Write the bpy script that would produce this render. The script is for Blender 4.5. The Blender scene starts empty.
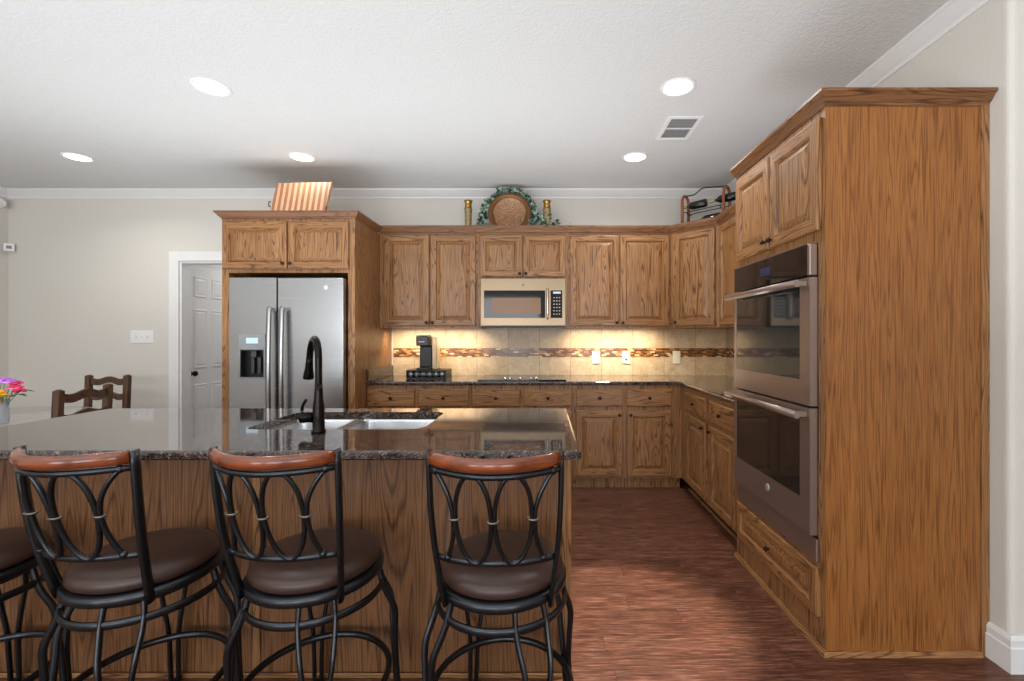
import bpy, bmesh, math, random
from mathutils import Vector, Matrix
random.seed(7)
R = math.radians
PI = math.pi
SC = bpy.context.scene
COL = SC.collection

def lin(r, g, b):
    f = lambda c: (c / 255 / 12.92) if c / 255 <= 0.04045 else ((c / 255 + 0.055) / 1.055) ** 2.4
    return (f(r), f(g), f(b), 1)

# ------------------------------------------------------------ camera, world, lights, exposure
F = 455.0                                   # focal length in pixels of the 1024x681 frame
cam = bpy.data.cameras.new('camera')
cam.sensor_width = 36
cam.lens = F / 1024 * 36
cam.shift_x = (512 - 544) / 1024
cam.shift_y = -3.5 / 1024
cam.clip_start = 0.02
camo = bpy.data.objects.new('camera', cam)
COL.objects.link(camo)
camo.location = (0, 0, 1.288)
camo.rotation_euler = (R(90), 0, 0)
SC.camera = camo

vs = SC.view_settings
vs.view_transform = 'Standard'
vs.look = 'None'
vs.gamma = 1
vs.use_curve_mapping = False
vs.exposure = 0.5

w = bpy.data.worlds.new('daylight')
SC.world = w
w.use_nodes = True
w.node_tree.nodes['Background'].inputs[0].default_value = (0.85, 0.93, 1.0, 1)
w.node_tree.nodes['Background'].inputs[1].default_value = 1.0

def area(name, loc, rot, sx, sy, power, color=(1, 1, 1), shape='RECTANGLE', spread=180):
    l = bpy.data.lights.new(name, 'AREA')
    l.shape = shape
    l.size = sx
    l.size_y = sy
    l.energy = power
    l.color = color
    l.spread = R(spread)
    o = bpy.data.objects.new(name, l)
    COL.objects.link(o)
    o.location = loc
    o.rotation_euler = rot
    return o

# daylight entering through the three windows in the wall behind the camera
for x in (-3.6, -1.0, 1.6):
    area('window_daylight', (x, -3.9, 1.45), (R(90), 0, 0), 1.75, 1.75, 36, (0.95, 0.98, 1.0))
# the photographer's flash bounced off the ceiling behind the camera
area('ceiling_fill', (-1.5, -0.6, 1.2), (R(180), 0, 0), 5.0, 2.4, 125, (0.92, 0.975, 1.0))
area('ceiling_fill', (-1.2, 2.95, 0.95), (R(180), 0, 0), 4.6, 0.8, 25, (0.92, 0.975, 1.0), spread=150)  # added upward lamp over the aisle to brighten the ceiling, no real source there
# added spot without a fixture, brightens a floor patch past the island end
def spot(name, loc, aim, power, size, blend, color):
    l = bpy.data.lights.new(name, 'SPOT')
    l.energy = power
    l.spot_size = R(size)
    l.spot_blend = blend
    l.color = color
    l.shadow_soft_size = 0.04
    o = bpy.data.objects.new(name, l)
    COL.objects.link(o)
    o.location = loc
    o.rotation_euler = (Vector(aim) - Vector(loc)).to_track_quat('-Z', 'Y').to_euler()
spot('added_floor_spot', (0.50, 1.85, 2.70), (0.36, 2.05, 0.0), 340, 25, 0.55, (1.0, 0.95, 0.88))
# strips under the wall cabinets
WARM = (1.0, 0.83, 0.60)
area('under_cabinet_strip', (-1.04, 4.25, 1.362), (R(22), 0, 0), 0.80, 0.05, 4.6, WARM, spread=140)
area('under_cabinet_strip', (0.66, 4.25, 1.362), (R(22), 0, 0), 0.80, 0.05, 4.6, WARM, spread=140)
area('under_cabinet_strip', (1.64, 3.45, 1.362), (0, R(-12), 0), 0.05, 0.80, 3.0, WARM)

# ------------------------------------------------------------ node helpers
class NT:
    def __init__(s, name):
        s.m = bpy.data.materials.new(name)
        s.m.use_nodes = True
        s.t = s.m.node_tree
        s.t.nodes.clear()
        s.out = s.t.nodes.new('ShaderNodeOutputMaterial')
        s.b = s.t.nodes.new('ShaderNodeBsdfPrincipled')
        s.t.links.new(s.b.outputs[0], s.out.inputs[0])

    def n(s, typ, **kw):
        nd = s.t.nodes.new('ShaderNode' + typ)
        for k, v in kw.items():
            setattr(nd, k, v)
        return nd

    def put(s, sock, v):
        if hasattr(v, 'links') or isinstance(v, bpy.types.NodeSocket):
            s.t.links.new(v, sock)
        elif v is not None:
            sock.default_value = v

    def math(s, op, a, b=None, c=None):
        nd = s.n('Math', operation=op)
        s.put(nd.inputs[0], a)
        if b is not None: s.put(nd.inputs[1], b)
        if c is not None: s.put(nd.inputs[2], c)
        return nd.outputs[0]

    def vmath(s, op, a, b):
        nd = s.n('VectorMath', operation=op)
        s.put(nd.inputs[0], a)
        s.put(nd.inputs[1], b)
        return nd.outputs[0]

    def coord(s):
        return s.n('TexCoord').outputs['Object']

    def sep(s, v):
        nd = s.n('SeparateXYZ')
        s.put(nd.inputs[0], v)
        return nd.outputs

    def comb(s, x, y, z):
        nd = s.n('CombineXYZ')
        for i, v in enumerate((x, y, z)): s.put(nd.inputs[i], v)
        return nd.outputs[0]

    def noise(s, v, scale, detail=2.0, rough=0.5, dist=0.0):
        nd = s.n('TexNoise')
        s.put(nd.inputs['Vector'], v)
        nd.inputs['Scale'].default_value = scale
        nd.inputs['Detail'].default_value = detail
        nd.inputs['Roughness'].default_value = rough
        nd.inputs['Distortion'].default_value = dist
        return nd.outputs[0]

    def ramp(s, v, stops, interp='LINEAR'):
        nd = s.n('ValToRGB')
        cr = nd.color_ramp
        cr.interpolation = interp
        while len(cr.elements) < len(stops): cr.elements.new(0.5)
        for e, (p, c) in zip(cr.elements, stops):
            e.position = p
            e.color = c
        s.put(nd.inputs[0], v)
        return nd.outputs[0]

    def mix(s, f, a, b, mode='MIX'):
        nd = s.n('Mix', data_type='RGBA', blend_type=mode)
        s.put(nd.inputs[0], f)
        s.put(nd.inputs[6], a)
        s.put(nd.inputs[7], b)
        return nd.outputs[2]

    def bump(s, h, strength=0.2, dist=0.002):
        nd = s.n('Bump')
        nd.inputs['Strength'].default_value = strength
        nd.inputs['Distance'].default_value = dist
        s.put(nd.inputs['Height'], h)
        s.put(s.b.inputs['Normal'], nd.outputs[0])

    def set(s, **kw):
        names = dict(color='Base Color', rough='Roughness', metal='Metallic', spec='Specular IOR Level', coat='Coat Weight',
                     coat_rough='Coat Roughness', trans='Transmission Weight', ior='IOR', emit='Emission Color', emit_s='Emission Strength',
                     aniso='Anisotropic', alpha='Alpha', sheen='Sheen Weight')
        for k, v in kw.items():
            s.put(s.b.inputs[names[k]], v)
        return s

def plain(name, col, rough=0.5, metal=0.0, var=0.06, scale=12.0, bump=0.0, bscale=200.0, **kw):
    t = NT(name)
    c = t.coord()
    n = t.noise(c, scale, 3)
    d = tuple(x * (1 - var) for x in col[:3]) + (1,)
    l = tuple(min(1, x * (1 + var)) for x in col[:3]) + (1,)
    t.set(color=t.ramp(n, [(0.3, d), (0.7, l)]), rough=rough, metal=metal, **kw)
    if bump: t.bump(t.noise(c, bscale, 2), bump, 0.002)
    return t.m

def rand_offset(t):
    r = t.n('ObjectInfo').outputs['Random']
    return t.comb(t.math('MULTIPLY', r, 13.7), t.math('MULTIPLY', r, 31.1), t.math('MULTIPLY', r, 57.3))

def oak(name, axis, light, mid, dark, rough=0.36, wide=1.0, lines=9.0, along=0.8):
    """oak: contour bands of a noise field stretched along the grain, over fine dark pores"""
    t = NT(name)
    c = t.vmath('ADD', t.coord(), rand_offset(t))
    st = [12.0 / wide] * 3
    st['XYZ'.index(axis)] = along / wide
    pore = [210.0] * 3
    pore['XYZ'.index(axis)] = 5.0
    n1 = t.noise(t.vmath('MULTIPLY', c, tuple(st)), 1.0, 1.5, 0.45, 0.15)
    wig = t.noise(t.vmath('MULTIPLY', c, tuple(x * 3 for x in st)), 2.0, 2, 0.5)
    ph = t.math('ADD', t.math('MULTIPLY', n1, lines * 2.2), t.math('MULTIPLY', wig, 0.45))
    band = t.math('ABSOLUTE', t.math('SUBTRACT', t.math('MULTIPLY', t.math('FRACT', ph), 2.0), 1.0))
    pn = t.noise(t.vmath('MULTIPLY', c, tuple(pore)), 1.0, 2, 0.6)
    broad = t.noise(t.vmath('MULTIPLY', c, tuple(x * 0.6 for x in st)), 1.0, 1, 0.5)
    base = t.ramp(band, [(0.0, mid), (0.4, light), (0.7, mid), (0.95, dark), (1.0, dark)])
    pmask = t.ramp(pn, [(0.36, (0.50, 0.44, 0.40, 1)), (0.52, (1, 1, 1, 1))])
    col = t.mix(0.75, base, pmask, 'MULTIPLY')
    col = t.mix(0.5, col, t.ramp(broad, [(0.25, (0.72, 0.68, 0.64, 1)), (0.75, (1.0, 1.0, 1.0, 1))]), 'MULTIPLY')
    t.set(color=col, rough=rough, spec=0.45)
    t.bump(t.math('ADD', pn, t.math('MULTIPLY', band, -0.35)), 0.10, 0.0008)
    return t.m

M = {}
OL, OM, OD = lin(169, 124, 79), lin(152, 107, 66), lin(98, 63, 36)
for ax in 'XYZ':
    M['oak' + ax] = oak('oak_grain_' + ax.lower(), ax, OL, OM, OD)
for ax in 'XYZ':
    M['crown' + ax] = oak('oak_crown_' + ax.lower(), ax, lin(142, 98, 64), lin(128, 86, 54), lin(94, 62, 38))  # darker oak: shade of the downward-facing cove put into the colour
M['oak_panel'] = oak('oak_veneer', 'Z', lin(166, 109, 56), lin(156, 100, 50), lin(132, 82, 40), wide=0.5, lines=5.0, along=0.38)
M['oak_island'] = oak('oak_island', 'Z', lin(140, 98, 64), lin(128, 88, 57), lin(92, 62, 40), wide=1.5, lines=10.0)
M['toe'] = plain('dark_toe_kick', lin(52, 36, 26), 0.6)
M['knob'] = plain('bronze_knob', lin(52, 40, 32), 0.3, 0.8)
M['bronze'] = plain('black_bronze', lin(34, 31, 30), 0.22, 0.9)
M['iron'] = plain('black_iron', lin(62, 64, 68), 0.29, 0.9, bump=0.05)
M['collar'] = plain('pewter', lin(120, 112, 100), 0.35, 0.9)
M['white'] = plain('white_paint', lin(236, 236, 236), 0.4, var=0.01)
M['plastic'] = plain('ivory_plastic', lin(238, 228, 206), 0.35, var=0.01)
M['wplastic'] = plain('white_plastic', lin(240, 240, 240), 0.35, var=0.01)
M['dark'] = plain('black_plastic', lin(22, 22, 23), 0.4)
M['grey'] = plain('grey_plastic', lin(128, 130, 132), 0.4)
M['dgrey'] = plain('dark_grey_plastic', lin(60, 60, 62), 0.4)
M['blackglass'] = plain('black_glass', lin(20, 20, 22), 0.05, 0.0, var=0.02, spec=0.45)
M['screenglass'] = plain('oven_glass', lin(34, 33, 33), 0.05, 0.0, var=0.02, spec=0.8, coat=0.25)
M['leather'] = plain('brown_leather', lin(62, 42, 35), 0.36, var=0.12, scale=6, bump=0.12, bscale=420)
M['cherry'] = None
M['gold'] = plain('gilt', lin(176, 138, 70), 0.3, 0.85, var=0.15, scale=30)
M['chairwood'] = oak('dark_chair_wood', 'Z', lin(112, 82, 60), lin(92, 64, 45), lin(62, 42, 30), rough=0.4)
M['chairwoodX'] = oak('dark_chair_slat', 'X', lin(104, 78, 60), lin(88, 62, 46), lin(62, 42, 30), rough=0.35)
M['tabletop'] = plain('grey_table_top', lin(168, 166, 160), 0.16, var=0.03)
M['leaf'] = plain('dull_green_leaf', lin(96, 126, 106), 0.5, var=0.4, scale=40)
M['leaf2'] = plain('green_leaf', lin(58, 112, 52), 0.5, var=0.2)
M['purple'] = plain('purple_petal', lin(190, 116, 214), 0.6, var=0.2)
M['pink'] = plain('crimson_petal', lin(206, 40, 92), 0.6, var=0.25)
M['yellow'] = plain('yellow_petal', lin(246, 190, 30), 0.6, var=0.15)
M['rackwood'] = plain('red_brown_wood', lin(146, 82, 50), 0.35, var=0.2)
M['bottle'] = plain('dark_bottle_glass', lin(18, 24, 20), 0.06, spec=0.8)
M['foil'] = plain('foil', lin(206, 180, 130), 0.35, 0.5)
M['paper'] = plain('bottle_paper', lin(190, 188, 180), 0.6)
M['pod'] = plain('pod_foil', lin(190, 192, 196), 0.35, 0.5)
M['emblem'] = plain('emblem_steel', lin(205, 205, 205), 0.3, 0.6)
M['markwhite'] = plain('white_print', lin(225, 225, 225), 0.5, var=0.0)

def cherry():
    t = NT('cherry_rail')
    c = t.coord()
    n = t.noise(t.vmath('MULTIPLY', c, (4, 40, 60)), 1.0, 3)
    t.set(color=t.ramp(n, [(0.3, lin(98, 44, 19)), (0.7, lin(146, 72, 34))]), rough=0.25, coat=0.5, coat_rough=0.1)
    return t.m
M['cherry'] = cherry()

def steel(name, col, axis, rough=0.26, metal=1.0):
    t = NT(name)
    st = [160.0] * 3
    st['XYZ'.index(axis)] = 1.5
    n = t.noise(t.vmath('MULTIPLY', t.coord(), tuple(st)), 1.0, 3)
    d = tuple(x * 0.93 for x in col[:3]) + (1,)
    t.set(color=t.ramp(n, [(0.3, d), (0.7, col)]), metal=metal,
          rough=t.math('ADD', t.math('MULTIPLY', n, 0.08), rough - 0.04))
    t.bump(n, 0.03, 0.0005)
    return t.m
M['steel'] = steel('brushed_steel', lin(168, 169, 171), 'X', 0.26)
M['steelwarm'] = steel('brushed_steel_warm', lin(158, 140, 130), 'X', 0.36, 0.75)
M['steeltan'] = steel('brushed_steel_tan', lin(140, 122, 100), 'X', 0.30)
M['sinksteel'] = steel('sink_steel', lin(210, 212, 214), 'X', 0.28)
M['chrome'] = plain('polished_steel', lin(214, 214, 214), 0.14, 1.0, var=0.02)

def granite():
    t = NT('brown_granite')
    c = t.coord()
    v = t.n('TexVoronoi')
    t.put(v.inputs['Vector'], t.vmath('ADD', c, (3.1, 1.7, 9.2)))
    v.inputs['Scale'].default_value = 230
    sp = t.sep(v.outputs['Color'])
    cells = t.ramp(sp[0], [(0.0, lin(34, 29, 28)), (0.3, lin(70, 55, 50)), (0.55, lin(96, 77, 69)), (0.82, lin(122, 103, 93)), (0.96, lin(150, 134, 124))], 'CONSTANT')
    n = t.noise(c, 34, 4, 0.65)
    col = t.mix(t.ramp(n, [(0.40, (0, 0, 0, 1)), (0.62, (1, 1, 1, 1))]), cells, lin(38, 32, 31))
    t.set(color=col, rough=0.06, spec=0.55, coat=0.3, coat_rough=0.03)
    return t.m
M['granite'] = granite()

def paint(name, col, bs=90.0, strength=0.15, rough=0.7):
    t = NT(name)
    c = t.coord()
    t.set(color=col, rough=rough, spec=0.25)
    n = t.noise(c, bs, 3, 0.6)
    t.bump(t.ramp(n, [(0.42, (0, 0, 0, 1)), (0.6, (1, 1, 1, 1))]), strength, 0.004)
    return t.m
M['wall'] = paint('greige_wall_paint', lin(220, 216, 208), 70, 0.10)
M['ceil'] = paint('textured_ceiling_paint', lin(219, 219, 219), 60, 0.28)
M['hallwall'] = paint('hall_wall_paint', lin(222, 222, 222), 70, 0.08)

def floor_mat():
    t = NT('red_brown_hardwood')
    c = t.coord()
    x, y, z = t.sep(c)
    PW = 0.098
    row = t.math('FLOOR', t.math('DIVIDE', y, PW))
    wn = t.n('TexWhiteNoise', noise_dimensions='1D')
    t.put(wn.inputs['W'], row)
    xs = t.math('ADD', x, t.math('MULTIPLY', wn.outputs['Value'], 5.0))
    colm = t.math('FLOOR', t.math('DIVIDE', xs, 1.1))
    wn2 = t.n('TexWhiteNoise', noise_dimensions='2D')
    t.put(wn2.inputs['Vector'], t.comb(row, colm, 0.0))
    tone = wn2.outputs['Value']
    gv = t.comb(t.math('ADD', t.math('MULTIPLY', x, 8.0), t.math('MULTIPLY', tone, 40.0)), t.math('MULTIPLY', y, 150.0), 0.0)
    g = t.noise(gv, 1.0, 4, 0.65)
    gv2 = t.comb(t.math('ADD', t.math('MULTIPLY', x, 2.2), t.math('MULTIPLY', tone, 17.0)), t.math('MULTIPLY', y, 26.0), 0.0)
    g2 = t.noise(gv2, 1.0, 3, 0.6)
    col = t.ramp(g, [(0.32, lin(66, 38, 28)), (0.5, lin(116, 75, 57)), (0.68, lin(172, 127, 103))])
    col = t.mix(0.55, col, t.ramp(g2, [(0.3, lin(120, 96, 90)), (0.7, lin(255, 240, 235))]), 'MULTIPLY')
    col = t.mix(0.5, col, t.ramp(tone, [(0.0, lin(186, 176, 172)), (1.0, lin(255, 255, 255))]), 'MULTIPLY')
    fy = t.math('FRACT', t.math('DIVIDE', y, PW))
    fx = t.math('FRACT', t.math('DIVIDE', xs, 1.1))
    gap = t.math('MAXIMUM', t.math('LESS_THAN', fy, 0.02), t.math('LESS_THAN', fx, 0.002))
    col = t.mix(gap, col, lin(58, 32, 25))
    t.set(color=col, rough=t.math('ADD', t.math('MULTIPLY', g, 0.15), 0.26), spec=0.5)
    t.bump(t.math('SUBTRACT', g, t.math('MULTIPLY', gap, 1.2)), 0.08, 0.001)
    return t.m
M['floor'] = floor_mat()

def tile(name, along):
    t = NT(name)
    c = t.coord()
    s = t.sep(c)
    u = s['XYZ'.index(along)]
    uu = t.math('DIVIDE', t.math('ADD', u, 10.0 * 0.305 + 0.353), 0.305)
    cell = t.math('FLOOR', uu)
    up = t.math('GREATER_THAN', s[2], 1.135)
    wn = t.n('TexWhiteNoise', noise_dimensions='2D')
    t.put(wn.inputs['Vector'], t.comb(cell, up, 0.0))
    n = t.noise(t.vmath('ADD', c, t.vmath('MULTIPLY', wn.outputs['Color'], (7.0, 7.0, 7.0))), 9, 5, 0.62)
    n2 = t.noise(c, 45, 4, 0.6)
    col = t.ramp(n, [(0.25, lin(190, 164, 130)), (0.5, lin(212, 190, 158)), (0.75, lin(226, 208, 180))])
    col = t.mix(0.35, col, t.ramp(n2, [(0.35, lin(206, 190, 168)), (0.6, (1, 1, 1, 1))]), 'MULTIPLY')
    col = t.mix(0.4, col, t.ramp(wn.outputs['Value'], [(0, lin(214, 200, 182)), (1, (1, 1, 1, 1))]), 'MULTIPLY')
    fr = t.math('FRACT', uu)
    gap = t.math('LESS_THAN', fr, 0.018)
    col = t.mix(gap, col, lin(160, 134, 104))
    t.set(color=col, rough=0.35)
    t.bump(t.math('SUBTRACT', n2, t.math('MULTIPLY', gap, 2.0)), 0.12, 0.002)
    return t.m

def mosaic(name, along):
    t = NT(name)
    s = t.sep(t.coord())
    u = s['XYZ'.index(along)]
    RH, BW = 0.0147, 0.046
    rr = t.math('DIVIDE', s[2], RH)
    row = t.math('FLOOR', rr)
    uu = t.math('ADD', t.math('DIVIDE', u, BW), t.math('MULTIPLY', row, 0.37))
    cell = t.math('FLOOR', uu)
    wn = t.n('TexWhiteNoise', noise_dimensions='2D')
    t.put(wn.inputs['Vector'], t.comb(cell, row, 0.0))
    col = t.ramp(wn.outputs['Value'], [(0.0, lin(92, 54, 30)), (0.24, lin(140, 92, 52)), (0.42, lin(112, 74, 48)), (0.6, lin(178, 128, 76)), (0.76, lin(70, 42, 28)), (0.88, lin(222, 190, 140))], 'CONSTANT')
    gap = t.math('MAXIMUM', t.math('LESS_THAN', t.math('FRACT', rr), 0.12), t.math('LESS_THAN', t.math('FRACT', uu), 0.04))
    col = t.mix(gap, col, lin(150, 120, 88))
    t.set(color=col, rough=0.18)
    return t.m

def emis(name, col, s):
    t = NT(name)
    t.set(color=col, emit=col, emit_s=s, rough=0.4)
    return t.m
M['lamp'] = emis('lamp_lens', (1, 0.97, 0.92, 1), 6.0)
M['display'] = emis('display_blue', lin(14, 34, 64), 0.25)
M['lcd'] = emis('display_pale', lin(170, 190, 205), 0.25)

def board_mat():
    t = NT('striped_board')
    s = t.sep(t.coord())
    f = t.math('FRACT', t.math('MULTIPLY', s[0], 21.0))
    n = t.noise(t.vmath('MULTIPLY', t.coord(), (120, 120, 6)), 1.0, 3)
    col = t.ramp(f, [(0.0, lin(222, 176, 138)), (0.5, lin(170, 116, 84))], 'CONSTANT')
    col = t.mix(0.3, col, t.ramp(n, [(0.3, lin(190, 180, 170)), (0.6, (1, 1, 1, 1))]), 'MULTIPLY')
    t.set(color=col, rough=0.4)
    return t.m
M['board'] = board_mat()

def plate_mat():
    t = NT('carved_plate')
    c = t.coord()
    v = t.n('TexVoronoi')
    t.put(v.inputs['Vector'], c)
    v.inputs['Scale'].default_value = 75
    col = t.ramp(v.outputs['Distance'], [(0.15, lin(190, 156, 122)), (0.5, lin(146, 104, 72))])
    t.set(color=col, rough=0.4, metal=0.2)
    t.bump(v.outputs['Distance'], 0.4, 0.004)
    return t.m
M['plate'] = plate_mat()

def vase_glass():
    t = NT('patterned_vase_glass')
    t.set(color=(0.92, 0.92, 1.0, 1), rough=0.08, trans=0.7, ior=1.45)
    return t.m
M['vglass'] = vase_glass()

# ------------------------------------------------------------ mesh helpers
def catmull(pts, n=6, closed=False):
    P = [Vector(p) for p in pts]
    out = []
    m = len(P)
    rng = range(m if closed else m - 1)
    for i in rng:
        if closed:
            p0, p1, p2, p3 = P[(i - 1) % m], P[i], P[(i + 1) % m], P[(i + 2) % m]
        else:
            p0, p1, p2, p3 = P[max(i - 1, 0)], P[i], P[i + 1], P[min(i + 2, m - 1)]
        for k in range(n):
            t = k / n
            out.append(0.5 * ((2 * p1) + (p2 - p0) * t + (2 * p0 - 5 * p1 + 4 * p2 - p3) * t * t + (3 * p1 - p0 - 3 * p2 + p3) * t ** 3))
    if not closed: out.append(P[-1])
    return out

def offset_poly(pts, d):
    """inset of a counter-clockwise 2D polygon by d"""
    n = len(pts)
    out = []
    for i in range(n):
        a, b, c = Vector(pts[i - 1]), Vector(pts[i]), Vector(pts[(i + 1) % n])
        e1 = (b - a).normalized()
        e2 = (c - b).normalized()
        n1, n2 = Vector((-e1.y, e1.x)), Vector((-e2.y, e2.x))
        k = (n1 + n2)
        k = k / max(0.2, k.dot(n1))
        out.append((b.x + k.x * d, b.y + k.y * d))
    return out

def round_poly(pts, r, n=5):
    out = []
    m = len(pts)
    rs = r if isinstance(r, (list, tuple)) else [r] * m
    for i in range(m):
        a, b, c = Vector(pts[i - 1]), Vector(pts[i]), Vector(pts[(i + 1) % m])
        rr = rs[i]
        if rr <= 0:
            out.append((b.x, b.y))
            continue
        p, q = b + (a - b).normalized() * rr, b + (c - b).normalized() * rr
        for k in range(n + 1):
            t = k / n
            v = p * (1 - t) ** 2 + b * 2 * t * (1 - t) + q * t * t
            out.append((v.x, v.y))
    return out

class MB:
    def __init__(s):
        s.bm = bmesh.new()

    def face(s, vs, m=0, smooth=False):
        try:
            f = s.bm.faces.new(vs)
        except ValueError:
            return None
        f.material_index = m
        f.smooth = smooth
        return f

    def v(s, x, y, z):
        return s.bm.verts.new((x, y, z))

    def box(s, x0, x1, y0, y1, z0, z1, m=0, bev=0.0, seg=2):
        vs = [s.v(x, y, z) for x in (x0, x1) for y in (y0, y1) for z in (z0, z1)]
        fs = []
        for q in ((0, 1, 3, 2), (4, 6, 7, 5), (0, 4, 5, 1), (2, 3, 7, 6), (0, 2, 6, 4), (1, 5, 7, 3)):
            fs.append(s.face([vs[i] for i in q], m))
        if bev > 0:
            es = set()
            for f in fs: es.update(f.edges)
            r = bmesh.ops.bevel(s.bm, geom=list(es), offset=bev, offset_type='OFFSET', segments=seg, profile=0.5, affect='EDGES', clamp_overlap=True)
            for f in r['faces']: f.material_index = m
        return s

    def loops(s, rings, m=0, cap0=True, cap1=True, smooth=False, closed=True, mats=None, wrap=False):
        """bridge successive rings of points"""
        vr = [[s.v(*p) for p in r] for r in rings]
        n = len(vr[0])
        pairs = list(zip(vr, vr[1:]))
        if wrap: pairs.append((vr[-1], vr[0]))
        for k, (a, b) in enumerate(pairs):
            for i in range(n if closed else n - 1):
                j = (i + 1) % n
                mm = mats[k][i] if mats else m
                s.face([a[i], a[j], b[j], b[i]], mm, smooth)
        if cap0 and not wrap: s.face(list(reversed(vr[0])), m)
        if cap1 and not wrap: s.face(vr[-1], m)
        return vr

    def lathe(s, prof, c=(0, 0, 0), axis='Z', n=24, m=0, smooth=True, rot=None):
        rings = []
        for r, h in prof:
            r = max(r, 1e-4)
            ring = []
            for i in range(n):
                a = 2 * PI * i / n
                p = Vector((r * math.cos(a), r * math.sin(a), h))
                if axis == 'Y': p = Vector((p.x, p.z, p.y))
                if axis == 'X': p = Vector((p.z, p.x, p.y))
                if rot is not None: p = rot @ p
                ring.append((c[0] + p.x, c[1] + p.y, c[2] + p.z))
            rings.append(ring)
        s.loops(rings, m, smooth=smooth)
        return s

    def tube(s, pts, r, n=8, closed=False, m=0, r2=None, up=(0, 0, 1), smooth=True, taper=None):
        """swept tube; r2 = half-size along the up side for a flat bar"""
        P = [Vector(p) for p in pts]
        k = len(P)
        rings = []
        U = Vector(up)
        for i in range(k):
            if closed: t = P[(i + 1) % k] - P[i - 1]
            else: t = P[min(i + 1, k - 1)] - P[max(i - 1, 0)]
            t.normalize()
            a = U.cross(t)
            if a.length < 1e-3: a = Vector((1, 0, 0)).cross(t)
            a.normalize()
            b = t.cross(a).normalized()
            sc = taper[i] if taper else 1.0
            rr2 = (r2 if r2 else r) * sc
            rr1 = r * sc
            ring = []
            for q in range(n):
                th = 2 * PI * (q + 0.5) / n
                cx, sy = math.cos(th), math.sin(th)
                if n == 4: cx, sy = cx * 1.4142, sy * 1.4142
                ring.append(tuple(P[i] + a * (cx * rr1) + b * (sy * rr2)))
            rings.append(ring)
        s.loops(rings, m, smooth=smooth and n > 4, wrap=closed)
        return s

    def ball(s, c, r, m=0, n=10, sq=(1, 1, 1)):
        k = max(4, n // 2)
        rings = []
        for i in range(k + 1):
            ph = PI * i / k
            rr, h = max(1e-4, math.sin(ph)), -math.cos(ph)
            rings.append([(c[0] + sq[0] * r * rr * math.cos(2 * PI * q / n), c[1] + sq[1] * r * rr * math.sin(2 * PI * q / n), c[2] + sq[2] * r * h) for q in range(n)])
        s.loops(rings, m, smooth=True)
        return s

    def prism(s, poly, z0, z1, m=0):
        s.loops([[(x, y, z0) for x, y in poly], [(x, y, z1) for x, y in poly]], m)
        return s

    def extr(s, poly, plane, a0, a1, m=0):
        """poly in plane 'YZ' extruded along X, or 'XZ' along Y"""
        f = (lambda p, a: (a, p[0], p[1])) if plane == 'YZ' else (lambda p, a: (p[0], a, p[1]))
        s.loops([[f(p, a0) for p in poly], [f(p, a1) for p in poly]], m)
        return s

    def slab(s, outer, holes, z0, z1, bev, m=0):
        """horizontal slab with rounded edge; outer counter-clockwise; holes list of loops"""
        prof = [(0.0, z0 + bev * 0.4), (0.0, z1 - bev)]
        for k in (1, 2, 3):
            a = PI / 2 * k / 3
            prof.append((bev * (1 - math.cos(a)), z1 - bev + bev * math.sin(a)))
        prof = [(bev * 0.4, z0)] + prof
        rings = [[(x, y, z) for x, y in offset_poly(outer, d)] for d, z in prof]
        vr = s.loops(rings, m, cap0=False, cap1=False)
        hv0, hv1 = [], []
        for h in holes:
            r = s.loops([[(x, y, z0) for x, y in h], [(x, y, z1) for x, y in h]], m, cap0=False, cap1=False)
            hv0.append(r[0]); hv1.append(r[1])
        for ol, hl in ((vr[0], hv0), (vr[-1], hv1)):
            if not holes:
                s.face(ol, m)
                continue
            es = []
            for lp in [ol] + hl:
                for i in range(len(lp)):
                    e = s.bm.edges.get((lp[i], lp[(i + 1) % len(lp)]))
                    es.append(e)
            r = bmesh.ops.triangle_fill(s.bm, use_beauty=True, use_dissolve=False, edges=es)
            for g in r['geom']:
                if isinstance(g, bmesh.types.BMFace): g.material_index = m
        return s

    def sweep(s, path, prof, m=0, m_side=None, shear0=0.0, shear1=0.0, closed=False):
        """profile (outward, z) swept along a 2D path; outward is to the right of travel"""
        P = [Vector(p) for p in path]
        n = len(P)
        rings = []
        for i in range(n):
            if i == 0 and not closed:
                t = (P[1] - P[0]).normalized(); k = Vector((t.y, -t.x)) + t * shear0
            elif i == n - 1 and not closed:
                t = (P[-1] - P[-2]).normalized(); k = Vector((t.y, -t.x)) - t * shear1
            else:
                t1 = (P[i] - P[i - 1]).normalized(); t2 = (P[(i + 1) % n] - P[i]).normalized()
                n1, n2 = Vector((t1.y, -t1.x)), Vector((t2.y, -t2.x))
                k = n1 + n2
                k = k / k.dot(n1)
            rings.append([(P[i].x + k.x * o, P[i].y + k.y * o, z) for o, z in prof])
        mats = None
        if m_side is not None:
            mats = [[m_side[i]] * len(prof) for i in range(n - 1)]
        s.loops(rings, m, mats=mats)
        return s

    def build(s, name, mats, parent=None, loc=None):
        bmesh.ops.recalc_face_normals(s.bm, faces=s.bm.faces[:])
        me = bpy.data.meshes.new(name)
        s.bm.to_mesh(me)
        s.bm.free()
        for mm in (mats if isinstance(mats, (list, tuple)) else [mats]):
            me.materials.append(M[mm] if isinstance(mm, str) else mm)
        o = bpy.data.objects.new(name, me)
        COL.objects.link(o)
        if parent is not None: o.parent = parent
        if loc is not None: o.location = loc
        return o

def tag(o, label, cat, group=None):
    o['label'] = label
    o['category'] = cat
    if group: o['group'] = group
    return o

def thing(name, label, cat, loc=(0, 0, 0), rz=0.0, group=None):
    o = bpy.data.objects.new(name, None)
    o.empty_display_size = 0.1
    COL.objects.link(o)
    o.location = loc
    o.rotation_euler = (0, 0, rz)
    return tag(o, label, cat, group)

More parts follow.
